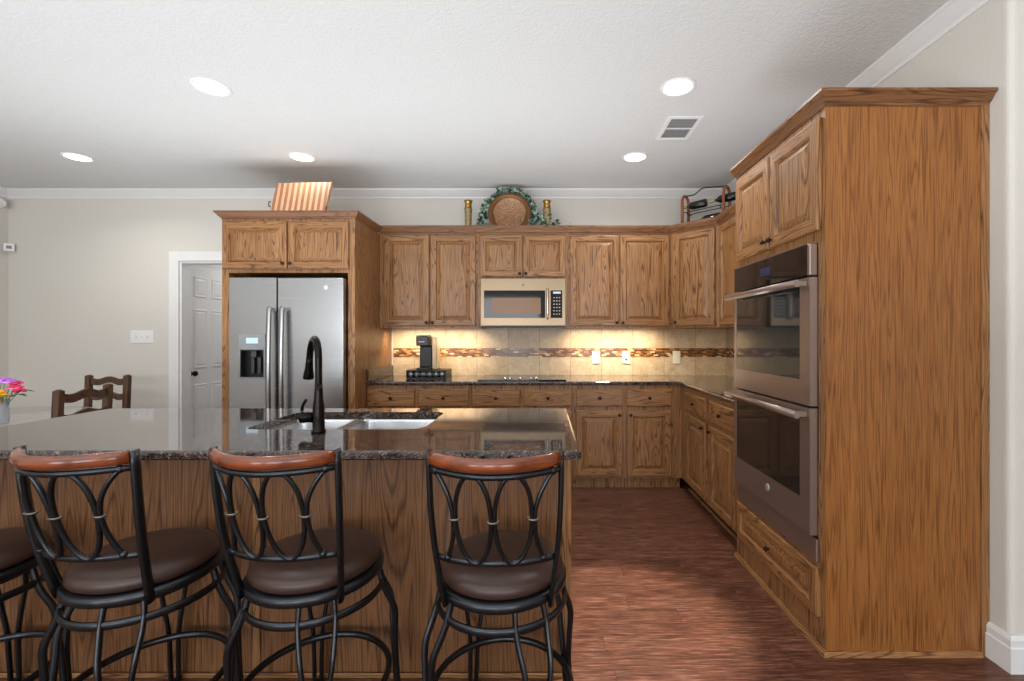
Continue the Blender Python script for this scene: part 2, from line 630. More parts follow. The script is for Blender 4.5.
def struct(name, mb, mat, parent=None):
    o = mb.build(name, mat, parent)
    if parent is None: o['kind'] = 'structure'
    return o

KIDS = {}
def dup(root, loc, rz=None, label=None, group=None):
    """copy of a thing with copies of its parts and sub-parts"""
    def cp(o, parent):
        c = o.copy()
        COL.objects.link(c)
        c.parent = parent
        for ch in [x for x in bpy.data.objects if x.parent == o]: cp(ch, c)
        return c
    r = cp(root, None)
    r.location = loc
    if rz is not None: r.rotation_euler = (0, 0, rz)
    if label: r['label'] = label
    if group: r['group'] = group
    return r

# ------------------------------------------------------------ room shell
XL, XR, YB, YF, ZC = -5.25, 1.80, 4.46, -4.0, 2.72
YC = 1.755                                  # outside corner of the right wall
XE = 4.2                                    # far right of the open room
DX0, DX1, DZ = -3.57, -2.79, 2.03           # doorway in the back wall

b = MB(); b.box(XL - .1, XE + .1, YF - .1, YB + 2.6, -0.1, 0)
struct('floor', b, 'floor')
b = MB(); b.box(XL - .1, XE + .1, YF - .1, YB + .12, ZC, ZC + .1)
struct('ceiling', b, 'ceil')
b = MB()
b.box(XL - .1, DX0, YB, YB + .12, 0, ZC)
b.box(DX1, XR + .12, YB, YB + .12, 0, ZC)
b.box(DX0, DX1, YB, YB + .12, DZ, ZC)
struct('wall_back', b, 'wall')
b = MB(); b.box(XL - .1, XL, YF, YB, 0, ZC)
struct('wall_left', b, 'wall')
b = MB()
poly = [(XR, YB), (XR, YC)]
poly = round_poly([(XR, YB), (XR, YC), (XE, YC), (XE, YC + .12), (XR + .12, YC + .12), (XR + .12, YB)], [0, .025, 0, 0, 0, 0])
b.prism(poly, 0, ZC)
struct('wall_right', b, 'wall')
b = MB(); b.box(XE, XE + .1, YF, YC, 0, ZC)
struct('wall_east', b, 'wall')
# wall behind the camera with three window openings
b = MB()
wx = [(-4.5, -2.7), (-1.9, -0.1), (0.7, 2.5)]
xs = XL - .1
for a0, a1 in wx:
    b.box(xs, a0, YF - .1, YF, 0, ZC)
    b.box(a0, a1, YF - .1, YF, 0, .55)
    b.box(a0, a1, YF - .1, YF, 2.35, ZC)
    xs = a1
b.box(xs, XE + .1, YF - .1, YF, 0, ZC)
struct('wall_front', b, 'wall')
for i, (a0, a1) in enumerate(wx):
    b = MB()
    t = .05
    b.box(a0, a0 + t, YF - .09, YF + .01, .55, 2.35); b.box(a1 - t, a1, YF - .09, YF + .01, .55, 2.35)
    b.box(a0 + t, a1 - t, YF - .09, YF + .01, .55, .55 + t); b.box(a0 + t, a1 - t, YF - .09, YF + .01, 2.35 - t, 2.35)
    b.box(a0 + t, a1 - t, YF - .07, YF - .03, 1.43, 1.47)
    struct('window_%d' % (i + 1), b, 'white')

# hall seen through the doorway
b = MB()
HX0, HX1, HY1 = DX0 - .07, DX1 + .10, YB + 1.9
b.box(HX0 - .1, HX0, YB + .12, HY1, 0, 2.44)
b.box(HX1, HX1 + .1, YB + .12, HY1, 0, 2.44)
b.box(HX0 - .1, HX1 + .1, HY1, HY1 + .1, 0, 2.44)
b.box(HX0 - .1, HX1 + .1, YB + .12, HY1 + .1, 2.44, 2.5)
struct('wall_hall', b, 'hallwall')
area('hall_lamp', (-3.05, YB + 1.0, 2.40), (0, 0, 0), .3, .3, 4.2, (1, .97, .93))

# crown moulding on the room walls
crown_prof = [(0, 2.642), (.012, 2.642), (.016, 2.658), (.03, 2.668), (.055, 2.69), (.070, 2.703), (.078, 2.707), (.078, ZC), (0, ZC)]
b = MB()
b.sweep([(XL, YF), (XL, YB), (XR, YB), (XR, YC), (XE, YC)], crown_prof)
struct('trim_1', b, 'white')
# baseboards
bb = [(0, 0), (.018, 0), (.018, .095), (.014, .10), (.014, .125), (.006, .14), (0, .14)]
b = MB(); b.sweep([(XL, YF), (XL, YB), (DX0 - .1, YB)], bb)
struct('baseboard_left', b, 'white')
b = MB(); b.sweep([(XR, 1.838), (XR, YC), (XE, YC)], [(o + .001, z) for o, z in bb])
struct('baseboard_right', b, 'white')
# doorway casing and jamb
b = MB()
cw, ct = .095, .02
for x0, x1 in ((DX0 - cw, DX0), (DX1, DX1 + cw)):
    b.box(x0, x1, YB - ct, YB, 0, DZ + cw, 0, .004)
b.box(DX0, DX1, YB - ct, YB, DZ, DZ + cw, 0, .004)
b.box(DX0, DX0 + .018, YB, YB + .12, 0, DZ)
b.box(DX1 - .018, DX1, YB, YB + .12, 0, DZ)
b.box(DX0 + .018, DX1 - .018, YB, YB + .12, DZ - .018, DZ)
struct('trim_2', b, 'white')

# ------------------------------------------------------------ panelled faces
def panel_face(b, x0, x1, z0, z1, yb, t, ins=.055, mv=0, mh=1, raised=True, flat=None):
    """raised panel door or drawer front: front at yb - t, back at yb; faces -Y"""
    yf = yb - t
    steps = [(0.0, yb), (0.0, yf + .006), (.002, yf + .002), (.007, yf)]
    if raised:
        steps += [(ins, yf), (ins + .005, yf + .009), (ins + .008, yf + .015), (ins + .013, yf + .015), (ins + .040, yf + .003), (ins + .043, yf + .003)]
    rings = [[(x0 + d, y, z0 + d), (x1 - d, y, z0 + d), (x1 - d, y, z1 - d), (x0 + d, y, z1 - d)] for d, y in steps]
    mats = []
    for k in range(len(steps) - 1):
        inner = raised and k >= 7
        mats.append([mv if inner else mh, mv, mv if inner else mh, mv])
    b.loops(rings, mv if flat is None else flat, mats=mats)
    return b

def knob(parent, x, y, z, r=.014):
    b = MB()
    b.lathe([(.004, 0), (.005, -.004), (.0055, -.012), (r * .8, -.014), (r, -.019), (r * .85, -.025), (r * .3, -.028)], (x, y, z), 'Y', 12)
    return b.build('knob', 'knob', parent)

OAK = ['oakZ', 'oakX']
def door(parent, x0, x1, z0, z1, kx=None, kz=None, y=0.0, t=.020, ins=.052):
    b = MB()
    panel_face(b, x0, x1, z0, z1, y - .0005, t, ins)
    d = b.build('door', OAK, parent)
    if kx is not None: knob(d, kx, y - t - .0005, kz)
    return d

def drawer(parent, x0, x1, z0, z1, y=0.0, t=.020, raised=False, kn=True, name='drawer'):
    b = MB()
    panel_face(b, x0, x1, z0, z1, y - .0005, t, .045, mv=0 if raised else 1, mh=1, raised=raised)
    d = b.build(name, OAK, parent)
    if kn: knob(d, (x0 + x1) / 2, y - t - .0005, (z0 + z1) / 2)
    return d

CROWN = [(0, 2.222), (.006, 2.222), (.009, 2.232), (.018, 2.238), (.030, 2.255), (.036, 2.262), (.042, 2.265), (.042, 2.276), (0, 2.276)]
CROWN_U = CROWN[:-3] + [(.042, 2.275), (.042, 2.291), (0, 2.291)]
UP0, UP1 = 1.37, 2.222                      # wall cabinet box
YU = 4.13                                   # face of the wall cabinets
UD = YB - YU - .001

def upper(label, x0, x1, z0=UP0, filler=(0, 0), crown=(0, 0), split=True):
    wdt = x1 - x0
    t = thing('wall_cabinet', label, 'cabinet', (x0, YU, 0), 0, 'wall cabinets on the back wall')
    b = MB(); b.box(0.0005, wdt - .0005, 0, UD, z0, UP1, 0)
    b.build('carcass', OAK, t)
    b = MB(); b.sweep([(0, 0), (wdt, 0)], CROWN_U, 1, shear0=crown[0], shear1=crown[1])
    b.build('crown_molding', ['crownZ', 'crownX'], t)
    g = .011
    a0, a1 = .018 + filler[0], wdt - .018 - filler[1]
    mid = (a0 + a1) / 2
    zb, zt = z0 + .018, UP1 - .012
    door(t, a0, mid - g / 2, zb, zt, mid - g / 2 - .022, zb + .03)
    door(t, mid + g / 2, a1, zb, zt, mid + g / 2 + .022, zb + .03)
    return t

FX0, FX1, FY = -2.543, -1.493, 3.594        # refrigerator enclosure
upper('oak wall cabinet directly right of the refrigerator, above the coffee maker', FX1 + .001, -.600, filler=(.025, 0), crown=(0, 0))
t = upper('short two-door oak cabinet directly above the microwave', -.599, .216, z0=1.812)
for x0, x1 in ((.0005, .034), (.791, .8145)):
    b = MB(); b.box(x0, x1, 0, UD, UP0, 1.8115)
    b.build('side_filler', OAK, t)
upper('oak wall cabinet between the microwave and the angled corner cabinet', .217, 1.150, crown=(0, .4142))

# angled corner cabinet
CX1, CY1 = 1.47, 3.81
dx, dy = CX1 - 1.151, CY1 - YU
dl = math.hypot(dx, dy)
t = thing('corner_cabinet', 'single-door oak cabinet set at an angle across the room corner', 'cabinet', (1.151, YU, 0), math.atan2(dy, dx))
b = MB()
ca, sa = math.cos(-math.atan2(dy, dx)), math.sin(-math.atan2(dy, dx))
loc2 = lambda x, y: ((x - 1.151) * ca - (y - YU) * sa, (x - 1.151) * sa + (y - YU) * ca)
b.prism([loc2(*p) for p in ((1.1515, YU), (CX1, CY1), (XR - .001, CY1), (XR - .001, YB - .001), (1.1515, YB - .001))], UP0, UP1)
b.build('carcass', OAK, t)
b = MB(); b.sweep([(0, 0), (dl, 0)], CROWN_U, 1, shear0=.4142, shear1=.4142)
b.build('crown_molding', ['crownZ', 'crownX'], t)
door(t, .04, dl - .035, UP0 + .018, UP1 - .012, .062, UP0 + .05)

# oven tower frame numbers
OX, OY0, OY1 = 1.14, 1.846, 2.690           # face plane, near and far sides
# wall cabinet on the right wall between corner and oven tower
wr = CY1 - OY1 - .002
t = thing('wall_cabinet', 'oak wall cabinet on the right wall, half hidden behind the oven tower', 'cabinet', (CX1, CY1 - .001, 0), R(-90))
b = MB(); b.box(0, wr, 0, XR - CX1 - .001, UP0, UP1)
b.build('carcass', OAK, t)
b = MB(); b.sweep([(0, 0), (wr, 0)], CROWN_U, 1, shear0=.4142)
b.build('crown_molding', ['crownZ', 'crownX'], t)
door(t, .03, wr / 2 - .005, UP0 + .018, UP1 - .012, wr / 2 - .027, UP0 + .05)
door(t, wr / 2 + .005, wr - .03, UP0 + .018, UP1 - .012, wr / 2 + .027, UP0 + .05)

# ------------------------------------------------------------ refrigerator enclosure
t = thing('refrigerator_cabinet', 'tall oak surround with two small doors above the refrigerator', 'cabinet', (FX0, FY, 0))
fw, fd = FX1 - FX0, YB - FY - .001
ZF = 1.795
b = MB(); b.box(0.056, fw - .056, 0, fd, ZF, UP1)
b.build('carcass', OAK, t)
b = MB(); b.box(0, .055, 0, fd, 0, UP1)
b.build('side_panel', 'oakZ', t)
b = MB(); b.box(fw - .055, fw, 0, fd, 0, UP1)
b.build('side_panel', 'oakZ', t)
b = MB(); b.sweep([(0, fd), (0, 0), (fw, 0), (fw, YU - FY - .043)], CROWN, 1)
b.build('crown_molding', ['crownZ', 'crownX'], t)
g = .012
door(t, .012, fw / 2 - g / 2, ZF + .03, UP1 - .022, fw / 2 - .03, ZF + .07)
door(t, fw / 2 + g / 2, fw - .045, ZF + .03, UP1 - .022, fw / 2 + .03, ZF + .07)

# ------------------------------------------------------------ refrigerator
RX0, RX1, RY, RZ = -2.440, -1.556, 3.527, 1.748
t = thing('refrigerator', 'stainless side-by-side refrigerator with ice and water dispenser', 'refrigerator', (RX0, RY, 0))
rw = RX1 - RX0
b = MB(); b.box(0.004, rw - .004, .075, .86, .02, RZ - .01, 0, .004)
b.build('body', 'dgrey', t)
b = MB(); b.box(.02, rw - .02, .03, .074, .0, .065)
b.build('toe_grille', 'dark', t)
sx = -2.070 - RX0
D0, D1, E0, E1 = -2.364 - RX0, -2.158 - RX0, .965, 1.312      # dispenser
b = MB()
zb = .075
b.box(0, D0, 0, .07, zb, RZ); b.box(D1, sx - .004, 0, .07, zb, RZ)
b.box(D0, D1, 0, .07, zb, E0); b.box(D0, D1, 0, .07, E1, RZ)
ld = b.build('door', 'steel', t)
b = MB(); b.box(sx + .004, rw, 0, .07, zb, RZ, 0, .006)
rd = b.build('door', 'steel', t)
b = MB()
b.box(D0 + .001, D1 - .001, -.006, .001, 1.19, E1, 0, .002)
b.box(D0 + .001, D0 + .012, -.006, .001, E0, 1.19); b.box(D1 - .012, D1 - .001, -.006, .001, E0, 1.19)
b.box(D0 + .012, D1 - .012, -.006, .001, E0, E0 + .012)
b.build('dispenser_bezel', 'grey', ld)
b = MB()
b.box(D0 + .001, D1 - .001, .062, .069, E0, E1); b.box(D0 + .001, D0 + .006, .002, .062, E0, 1.19); b.box(D1 - .006, D1 - .001, .002, .062, E0, 1.19)
b.box(D0 + .006, D1 - .006, .002, .062, E0, E0 + .008); b.box(D0 + .006, D1 - .006, .002, .062, 1.182, 1.19)
b.build('dispenser_recess', 'dark', ld)
b = MB(); b.box(D0 + .06, D1 - .055, -.009, -.0062, 1.238, 1.282)
b.build('display', 'lcd', ld)
b = MB()
b.box((D0 + D1) / 2 - .02, (D0 + D1) / 2 + .02, .012, .04, 1.13, 1.181, 0, .004)
b.box((D0 + D1) / 2 - .03, (D0 + D1) / 2 - .006, .03, .05, 1.0, 1.13, 0, .004); b.box((D0 + D1) / 2 + .02, (D0 + D1) / 2 + .045, .03, .05, 1.0, 1.13, 0, .004)
b.build('dispenser_lever', 'dgrey', ld)
for px, dr in ((sx - .032, ld), (sx + .066, rd)):
    b = MB()
    zt, zl = 1.512, .56
    pts = catmull([(px, -.001, zt - .02), (px, -.036, zt - .008), (px, -.05, zt - .05), (px, -.064, (zt + zl) / 2), (px, -.05, zl + .05), (px, -.036, zl + .008), (px, -.001, zl + .02)], 6)
    b.tube(pts, .013, 10, r2=.020, up=(1, 0, 0))
    b.build('handle', 'steel', dr)
b = MB(); b.lathe([(.018, 0), (.018, -.003), (.014, -.004)], (RX1 - .125 - RX0 - .01, -.0005, 1.672), 'Y', 20)
b.build('emblem', 'emblem', rd)

# ------------------------------------------------------------ base cabinets
YBF = 3.835                                 # face of the back run
BZ0, BZ1 = .10, .883
def base(label, x0, x1, n=2, kn=True, group='base cabinets under the back counter'):
    wd = x1 - x0
    t = thing('base_cabinet', label, 'cabinet', (x0, YBF, 0), 0, group)
    b = MB(); b.box(.0005, wd - .0005, 0, YB - YBF - .001, BZ0, BZ1)
    b.build('carcass', OAK, t)
    b = MB(); b.box(.0005, wd - .0005, .06, .12, 0, BZ0 - .0005)
    b.build('toe_kick', OAK, t)
    return t
def fronts(t, spans, kn=True):
    for i, (a0, a1) in enumerate(spans):
        drawer(t, a0, a1, .706, .848, kn=kn)
        door(t, a0, a1, .118, .672, a1 - .03 if i % 2 == 0 else a0 + .03, .635)
px = lambda x: (x - 544) / 118.6
t = base('oak base cabinet next to the refrigerator, below the coffee maker', FX1 + .026, px(470.5))
o = t.location.x
fronts(t, [(px(368) - o, px(415) - o), (px(419) - o, px(469) - o)])
t = base('oak base cabinet below the cooktop, behind the island sink', px(470.5), px(574))
o = t.location.x
fronts(t, [(px(472.5) - o, px(520) - o), (px(524) - o, px(572) - o)])
t = base('oak base cabinet with two full doors in view right of the island end', px(574), 1.162)
o = t.location.x
fronts(t, [(px(576) - o, px(622.5) - o), (px(626.5) - o, px(671) - o)])
b = MB(); b.box(.001, .0255, 0, YB - YBF - .001, 0, BZ1)
tag(b.build('filler_panel', 'oak_panel', None, (FX1, YBF, 0)), 'narrow oak upright between the refrigerator surround and first base cabinet', 'panel')

# right run
XBF = 1.163
t = thing('base_cabinet', 'oak base cabinet along the right wall between corner and oven tower', 'cabinet', (XBF, YBF - .001, 0), R(-90))
wr = YBF - .001 - OY1 - .001
b = MB(); b.box(0, wr, 0, XR - XBF - .001, BZ0, BZ1)
b.build('carcass', ['oakZ', 'oakX'], t)
b = MB(); b.box(0, wr, .07, .12, 0, BZ0 - .0005)
b.build('toe_kick', 'toe', t)
b = MB(); b.box(.0, wr, .052, .069, 0, .019, 0, .006)
b.build('quarter_round', 'oakX', t)
fronts(t, [(.155, .155 + .44), (.155 + .525, wr - .045)])

# ------------------------------------------------------------ back countertop (L-shaped)
CT0, CT1 = .884, .914
YCT, XCT = 3.81, 1.138
b = MB()
outer = [(FX1 + .001, YCT), (XCT - .03, YCT), (XCT, YCT - .03), (XCT, OY1 + .001), (XR - .001, OY1 + .001), (XR - .001, YB - .001), (FX1 + .001, YB - .001)]
b.slab(outer, [], CT0, CT1, .012)
ct = b.build('countertop', 'granite')
tag(ct, 'brown speckled granite L-shaped counter along the back and right walls', 'countertop')
b = MB(); b.box(FX1 + .001, FX1 + .021, YCT + .012, YB - .012, CT1 + .0005, CT1 + .10, 0, .004)
b.build('side_splash', 'granite', ct)

# tile backsplash and mosaic strip
ZT0 = CT1 + .0005
M['tileX'], M['tileY'] = tile('travertine_tile_back', 'X'), tile('travertine_tile_side', 'Y')
M['mosX'], M['mosY'] = mosaic('mosaic_back', 'X'), mosaic('mosaic_side', 'Y')
b = MB(); b.box(FX1 + .022, XR - .010, YB - .009, YB - .0005, ZT0, UP0 - .0005)
struct('wall_tile_back', b, 'tileX')
b = MB(); b.box(XR - .009, XR - .0005, OY1 + .002, YB - .010, ZT0, UP0 - .0005)
struct('wall_tile_right', b, 'tileY')
b = MB(); b.box(FX1 + .022, XR - .013, YB - .0125, YB - .0093, 1.092, 1.180)
struct('trim_3', b, 'mosX')
b = MB(); b.box(XR - .0125, XR - .0093, OY1 + .002, YB - .013, 1.092, 1.180)
struct('trim_4', b, 'mosY')

# ------------------------------------------------------------ oven tower
t = thing('oven_cabinet', 'tall oak oven tower standing at the right with a broad plain side', 'cabinet', (OX, OY1, 0), R(-90))
ow, od = OY1 - OY0, XR - OX - .002
o0, o1 = OY1 - 2.645, OY1 - 1.893           # oven span in local x
OVB, OVT = .352, 1.678
b = MB()
b.box(0, .03, 0.001, od, 0, UP1); b.box(ow - .03, ow - .001, .001, od, 0, UP1)
b.box(.03, ow - .03, .02, od, 0, OVB - .004); b.box(.03, ow - .03, .02, od, OVT + .004, UP1)
b.box(.03, ow - .03, od - .03, od, OVB, OVT)
b.box(.03, o0 - .002, 0, .02, 0.1, UP1); b.box(o1 + .002, ow - .03, 0, .02, .1, UP1)
b.box(o0 - .002, o1 + .002, .0, .02, OVT + .004, UP1); b.box(o0 - .002, o1 + .002, 0, .02, 0, OVB - .004)
b.build('carcass', OAK, t)
b = MB()
b.box(ow - .0005, ow + .004, 0, od - .03, 0.0, UP1)
sp = b.build('side_panel', 'oak_panel', t)
b = MB(); b.box(ow + .0045, ow + .010, od - .032, od, 0, UP1)
b.build('edge_strip', 'oakZ', sp)
b = MB(); b.sweep([(0, 0), (ow + .004, 0), (ow + .004, od - .001)], CROWN, 1, m_side=[1, 2])
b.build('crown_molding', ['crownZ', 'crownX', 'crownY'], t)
mid = (o0 + o1) / 2
door(t, .026, mid - .006, 1.728, 2.19, mid - .03, 1.765)
door(t, mid + .006, ow - .02, 1.728, 2.19, mid + .03, 1.765)
drawer(t, .045, ow - .03, .135, .335, raised=True)
b = MB(); b.sweep([(0, 0), (ow + .0045, 0), (ow + .0045, od - .035)], [(0, 0), (.017, 0), (.015, .010), (.007, .018), (0, .019)], 1, m_side=[1, 2])
b.build('quarter_round', ['oakZ', 'oakX', 'oakY'], t)

# ------------------------------------------------------------ double wall oven
t = thing('double_wall_oven', 'stainless double wall oven with black glass doors in the oak tower', 'oven', (OX, OY1, 0), R(-90))
b = MB(); b.box(o0 + .01, o1 - .01, 0.001, .55, OVB + .004, OVT - .002)
b.build('body', 'dark', t)
yf = -.034
b = MB()
b.box(o0, o1 - .020, yf, -.001, 1.545, OVT, 0, .003)
cp = b.build('control_panel', 'blackglass', t)
b = MB(); b.box(o1 - .0195, o1, yf - .001, -.001, 1.545, OVT, 0, .004); b.box(o0, o1 - .02, yf - .001, -.002, OVT - .0 + .0003, OVT + .004)
b.build('control_panel_trim', 'steelwarm', cp)
b = MB(); b.box(mid - .055, mid + .045, yf - .0012, yf - .0002, 1.595, 1.635)
b.build('display', 'display', cp)

def oven_door(z0, z1, g0, g1, hz):
    b = MB()
    gx0, gx1 = o0 + .028, o1 - .075
    b.box(o0, gx0, yf, -.002, z0, z1); b.box(gx1, o1, yf, -.002, z0, z1, 0)
    b.box(gx0, gx1, yf, -.002, z0, g0); b.box(gx0, gx1, yf, -.002, g1, z1)
    d = b.build('oven_door', 'steelwarm', t)
    b = MB(); b.box(gx0 + .0003, gx1 - .0003, yf + .002, -.004, g0 + .0003, g1 - .0003)
    b.build('window', 'screenglass', d)
    b = MB()
    for x in (o0 + .03, o1 - .03): b.box(x - .012, x + .012, yf - .045, yf - .0003, hz - .012, hz + .012, 0, .004)
    b.tube([(o0 + .006, yf - .05, hz), (o1 - .006, yf - .05, hz)], .013, 12, r2=.016)
    b.build('handle', 'steelwarm', d)
    return d
oven_door(1.000, 1.538, 1.105, 1.510, 1.512)
d = oven_door(.462, .990, .600, .935, .962)
b = MB(); b.lathe([(.018, 0), (.018, -.003), (.014, -.004)], (mid + .02, yf - .0002, .545), 'Y', 20)
b.build('emblem', 'emblem', d)
b = MB()
b.box(o0 - .008, o1 + .008, -.012, -.001, OVB, .448, 0, .003)
b.build('vent_trim', 'steelwarm', t)
b = MB(); b.box(o0 + .004, o1 - .004, -.006, -.001, .4485, .4615)
b.build('vent_gap', 'dark', t)

# ------------------------------------------------------------ microwave
MX0, MX1, MY, MZ0, MZ1 = -.5625, .1895, 4.06, 1.380, 1.808
t = thing('microwave', 'stainless over-the-range microwave mounted under the short cabinet', 'microwave', (MX0, MY, 0))
mw = MX1 - MX0
b = MB(); b.box(.002, mw - .002, .026, YB - MY - .012, MZ0, MZ1, 0, .003)
b.build('body', 'dgrey', t)
k = mw / 84.0
ds = (549.5 - 481) * k                      # door / panel split
zz = lambda y: 1.288 + (337 - y) / 112.0
zb = zz(325.5)
b = MB()
wx0, wx1, wz0, wz1 = (484 - 481) * k, (545 - 481) * k, zz(318), zz(290.5)
b.box(0, wx0, 0, .025, zb, MZ1); b.box(wx1, ds - .001, 0, .025, zb, MZ1)
b.box(wx0, wx1, 0, .025, zb, wz0); b.box(wx0, wx1, 0, .025, wz1, MZ1)
md = b.build('microwave_door', 'steeltan', t)
b = MB(); b.box(wx0 + .0003, wx1 - .0003, .002, .022, wz0 + .0003, wz1 - .0003)
b.build('window', 'blackglass', md)
b = MB(); b.box((492 - 481) * k, (540.5 - 481) * k, .0002, .0018, zz(314), zz(298))
b.build('window_screen', plain('brown_window_screen', lin(122, 82, 46), 0.25), md)
b = MB()
hx = (547.3 - 481) * k
b.tube(catmull([(hx, -.0005, zz(289.5)), (hx, -.032, zz(291)), (hx, -.036, zz(304)), (hx, -.032, zz(317)), (hx, -.0005, zz(318.5))], 5), .012, 10, r2=.009, up=(1, 0, 0))
b.build('handle', 'chrome', md)
b = MB(); b.lathe([(.011, 0), (.011, -.002), (.008, -.003)], ((523 - 481) * k, -.0004, zz(285)), 'Y', 16)
b.build('emblem', 'collar', md)
b = MB(); b.box(ds, mw, 0, .025, zb, MZ1)
cpn = b.build('control_side', 'steeltan', t)
b = MB(); b.box((550.5 - 481) * k, (562 - 481) * k, -.0025, -.0003, wz0, wz1)
b.build('keypad', 'blackglass', cpn)
b = MB(); b.box((553 - 481) * k, (560.5 - 481) * k, -.0035, -.0027, zz(293.7), zz(291.7))
b.build('display', 'lcd', cpn)
b = MB()
for r_ in range(6):
    for c_ in range(3):
        x = (553.2 + c_ * 2.7 - 481) * k; z = zz(297.2 + r_ * 3.3)
        b.box(x, x + .012, -.0033, -.0027, z - .008, z)
b.build('keys', 'paper', cpn)
b = MB(); b.box(.03, mw - .03, .004, .025, MZ0, zb - .004)
b.build('bottom_vent', 'dark', t)

# ------------------------------------------------------------ cooktop
b = MB(); b.box(-.57, .19, 3.90, 4.41, CT1 + .0005, CT1 + .008, 0, .002)
t = thing('cooktop', 'black glass cooktop with a few silver knobs below the microwave', 'cooktop', (0, 0, 0))
b.build('glass_plate', 'blackglass', t)
for x in (-.335, -.295, -.205, -.11, -.07):
    b = MB(); b.lathe([(.016, 0), (.016, .004), (.013, .017), (.009, .020)], (x, 3.965, CT1 + .0085), 'Z', 14)
    b.build('knob', 'chrome', t)
for x, y, r_ in ((-.40, 4.12, .085), (-.40, 4.31, .065), (.03, 4.12, .065), (.03, 4.31, .085)):
    b = MB()
    pts = [(x + r_ * math.cos(a * PI / 16), y + r_ * math.sin(a * PI / 16), CT1 + .0084) for a in range(32)]
    b.tube(pts, .002, 4, closed=True, r2=.0003)
    b.build('burner_ring', 'grey', t)

# ------------------------------------------------------------ outlets on the tile
def outlet(x, label, kind):
    t = thing('wall_outlet' if kind != 'switch' else 'light_switch', label, 'outlet' if kind != 'switch' else 'switch', (x, YB - .0127, 1.09), 0, 'cover plates on the tile')
    b = MB(); b.box(-.038, .038, -.006, 0, -.062, .062, 0, .003)
    b.build('cover_plate', 'plastic', t)
    if kind == 'duplex':
        for z in (-.026, .026):
            b = MB(); b.box(-.017, .017, -.0085, -.0062, z - .017, z + .017, 0, .002)
            r = b.build('receptacle', 'plastic', t)
            b = MB()
            for dx_ in (-.006, .006): b.box(dx_ - .0015, dx_ + .0015, -.0092, -.0087, z - .004, z + .007)
            b.build('slot', 'dark', r)
    elif kind == 'gfci':
        b = MB(); b.box(-.017, .017, -.0085, -.0062, -.034, .034, 0, .002)
        r = b.build('receptacle', 'plastic', t)
        b = MB(); b.box(-.010, .010, -.0096, -.0087, -.030, -.014)
        b.build('socket_holes', 'dark', r)
    else:
        b = MB(); b.box(-.017, .017, -.009, -.0062, -.034, .034, 0, .002)
        b.build('rocker', 'plastic', t)
outlet((596 - 544) / 102.3, 'ivory cover plate on tile, leftmost of the three', 'switch')
outlet((626 - 544) / 102.3, 'ivory outlet with dark socket on tile, middle of the three cover plates', 'gfci')
outlet((676.5 - 544) / 102.3, 'ivory cover plate on tile below the angled corner cabinet', 'switch')

# three-gang switch and sensors on the painted wall
t = thing('light_switch', 'white three-toggle switch plate on the wall left of the doorway', 'switch', ((142.5 - 544) / 102, YB - .0005, 1.29))
b = MB(); b.box(-.112, .112, -.006, 0, -.062, .062, 0, .003)
b.build('cover_plate', 'wplastic', t)
for x in (-.055, 0, .055):
    b = MB(); b.box(x - .006, x + .006, -.018, -.0062, -.012, .014, 0, .003)
    b.build('toggle', 'white', t)
t = thing('corner_sensor', 'small square white sensor box low in the left room corner', 'sensor', (XL + .055, YB - .04, 2.155), R(45))
b = MB(); b.box(-.036, .036, -.022, .012, -.035, .04, 0, .006)
b.build('housing', 'wplastic', t)
b = MB(); b.box(-.018, .018, -.025, -.0225, -.012, .018, 0, .001)
b.build('grille', 'grey', t)
t = thing('motion_detector', 'rounded white motion detector high in the left room corner', 'sensor', (XL + .05, YB - .12, 2.57), R(60))
b = MB(); b.ball((0, 0, 0), .05, 0, 16, (1, .7, 1))
b.build('housing', 'wplastic', t)
b = MB(); b.ball((0, -.022, -.012), .026, 0, 12, (1, .7, .8))
b.build('lens', 'white', t)

# six-panel door in the side wall of the hall
dxp = HX0 + .001
t = bpy.data.objects.new('door_1', None); COL.objects.link(t); t['kind'] = 'structure'
t.location = (dxp, YB + .125, 0); t.rotation_euler = (0, 0, R(90))
b = MB()
W, H, T = .62, 2.03, .034
b.box(0, W, -T, 0, .005, H)
b.build('door_leaf', 'white', t)
for x0, x1 in ((.095, .275), (.345, .525)):
    for z0, z1 in ((.22, .80), (.96, 1.58), (1.70, 1.92)):
        b = MB()
        rings = [[(x0 + d, y, z0 + d), (x1 - d, y, z0 + d), (x1 - d, y, z1 - d), (x0 + d, y, z1 - d)] for d, y in ((0, -T - .0003), (.012, -T - .010), (.03, -T - .004), (.045, -T - .010), (.05, -T - .010))]
        b.loops(rings)
        b.build('door_panel', 'white', t)
b = MB(); b.lathe([(.028, 0), (.028, -.006), (.012, -.01), (.012, -.035), (.026, -.042), (.03, -.055), (.02, -.068)], (.05, -T - .0005, .915), 'Y', 16)
b.build('door_knob', 'bronze', t)

# ------------------------------------------------------------ ceiling fixtures
def can_light(x, y, label):
    t = thing('recessed_light', label, 'ceiling light', (x, y, ZC), 0, 'recessed ceiling lights')
    b = MB(); b.lathe([(.100, -.0005), (.100, -.003), (.095, -.006), (.086, -.007), (.080, -.004), (.078, -.0008)], n=40)
    b.build('trim_ring', 'white', t)
    b = MB(); b.lathe([(.0775, -.001), (.0775, -.0045), (.06, -.006), (.001, -.0065)], n=32)
    b.build('lens', 'lamp', t)
    return t
c0 = can_light(-1.907, 2.606, 'larger lit ceiling downlight at upper left, in front of the refrigerator')
spots = [(-1.907, 2.606), (.767, 2.606), (-1.925, 3.62), (.724, 3.62), (-3.71, 3.62)]
labs = [None, 'lit ceiling downlight nearest the air vent, towards the camera', 'lit ceiling downlight just above the striped cutting board',
        'lit ceiling downlight beyond the air vent, near the back wall', 'lit ceiling downlight at far left near the plain wall']
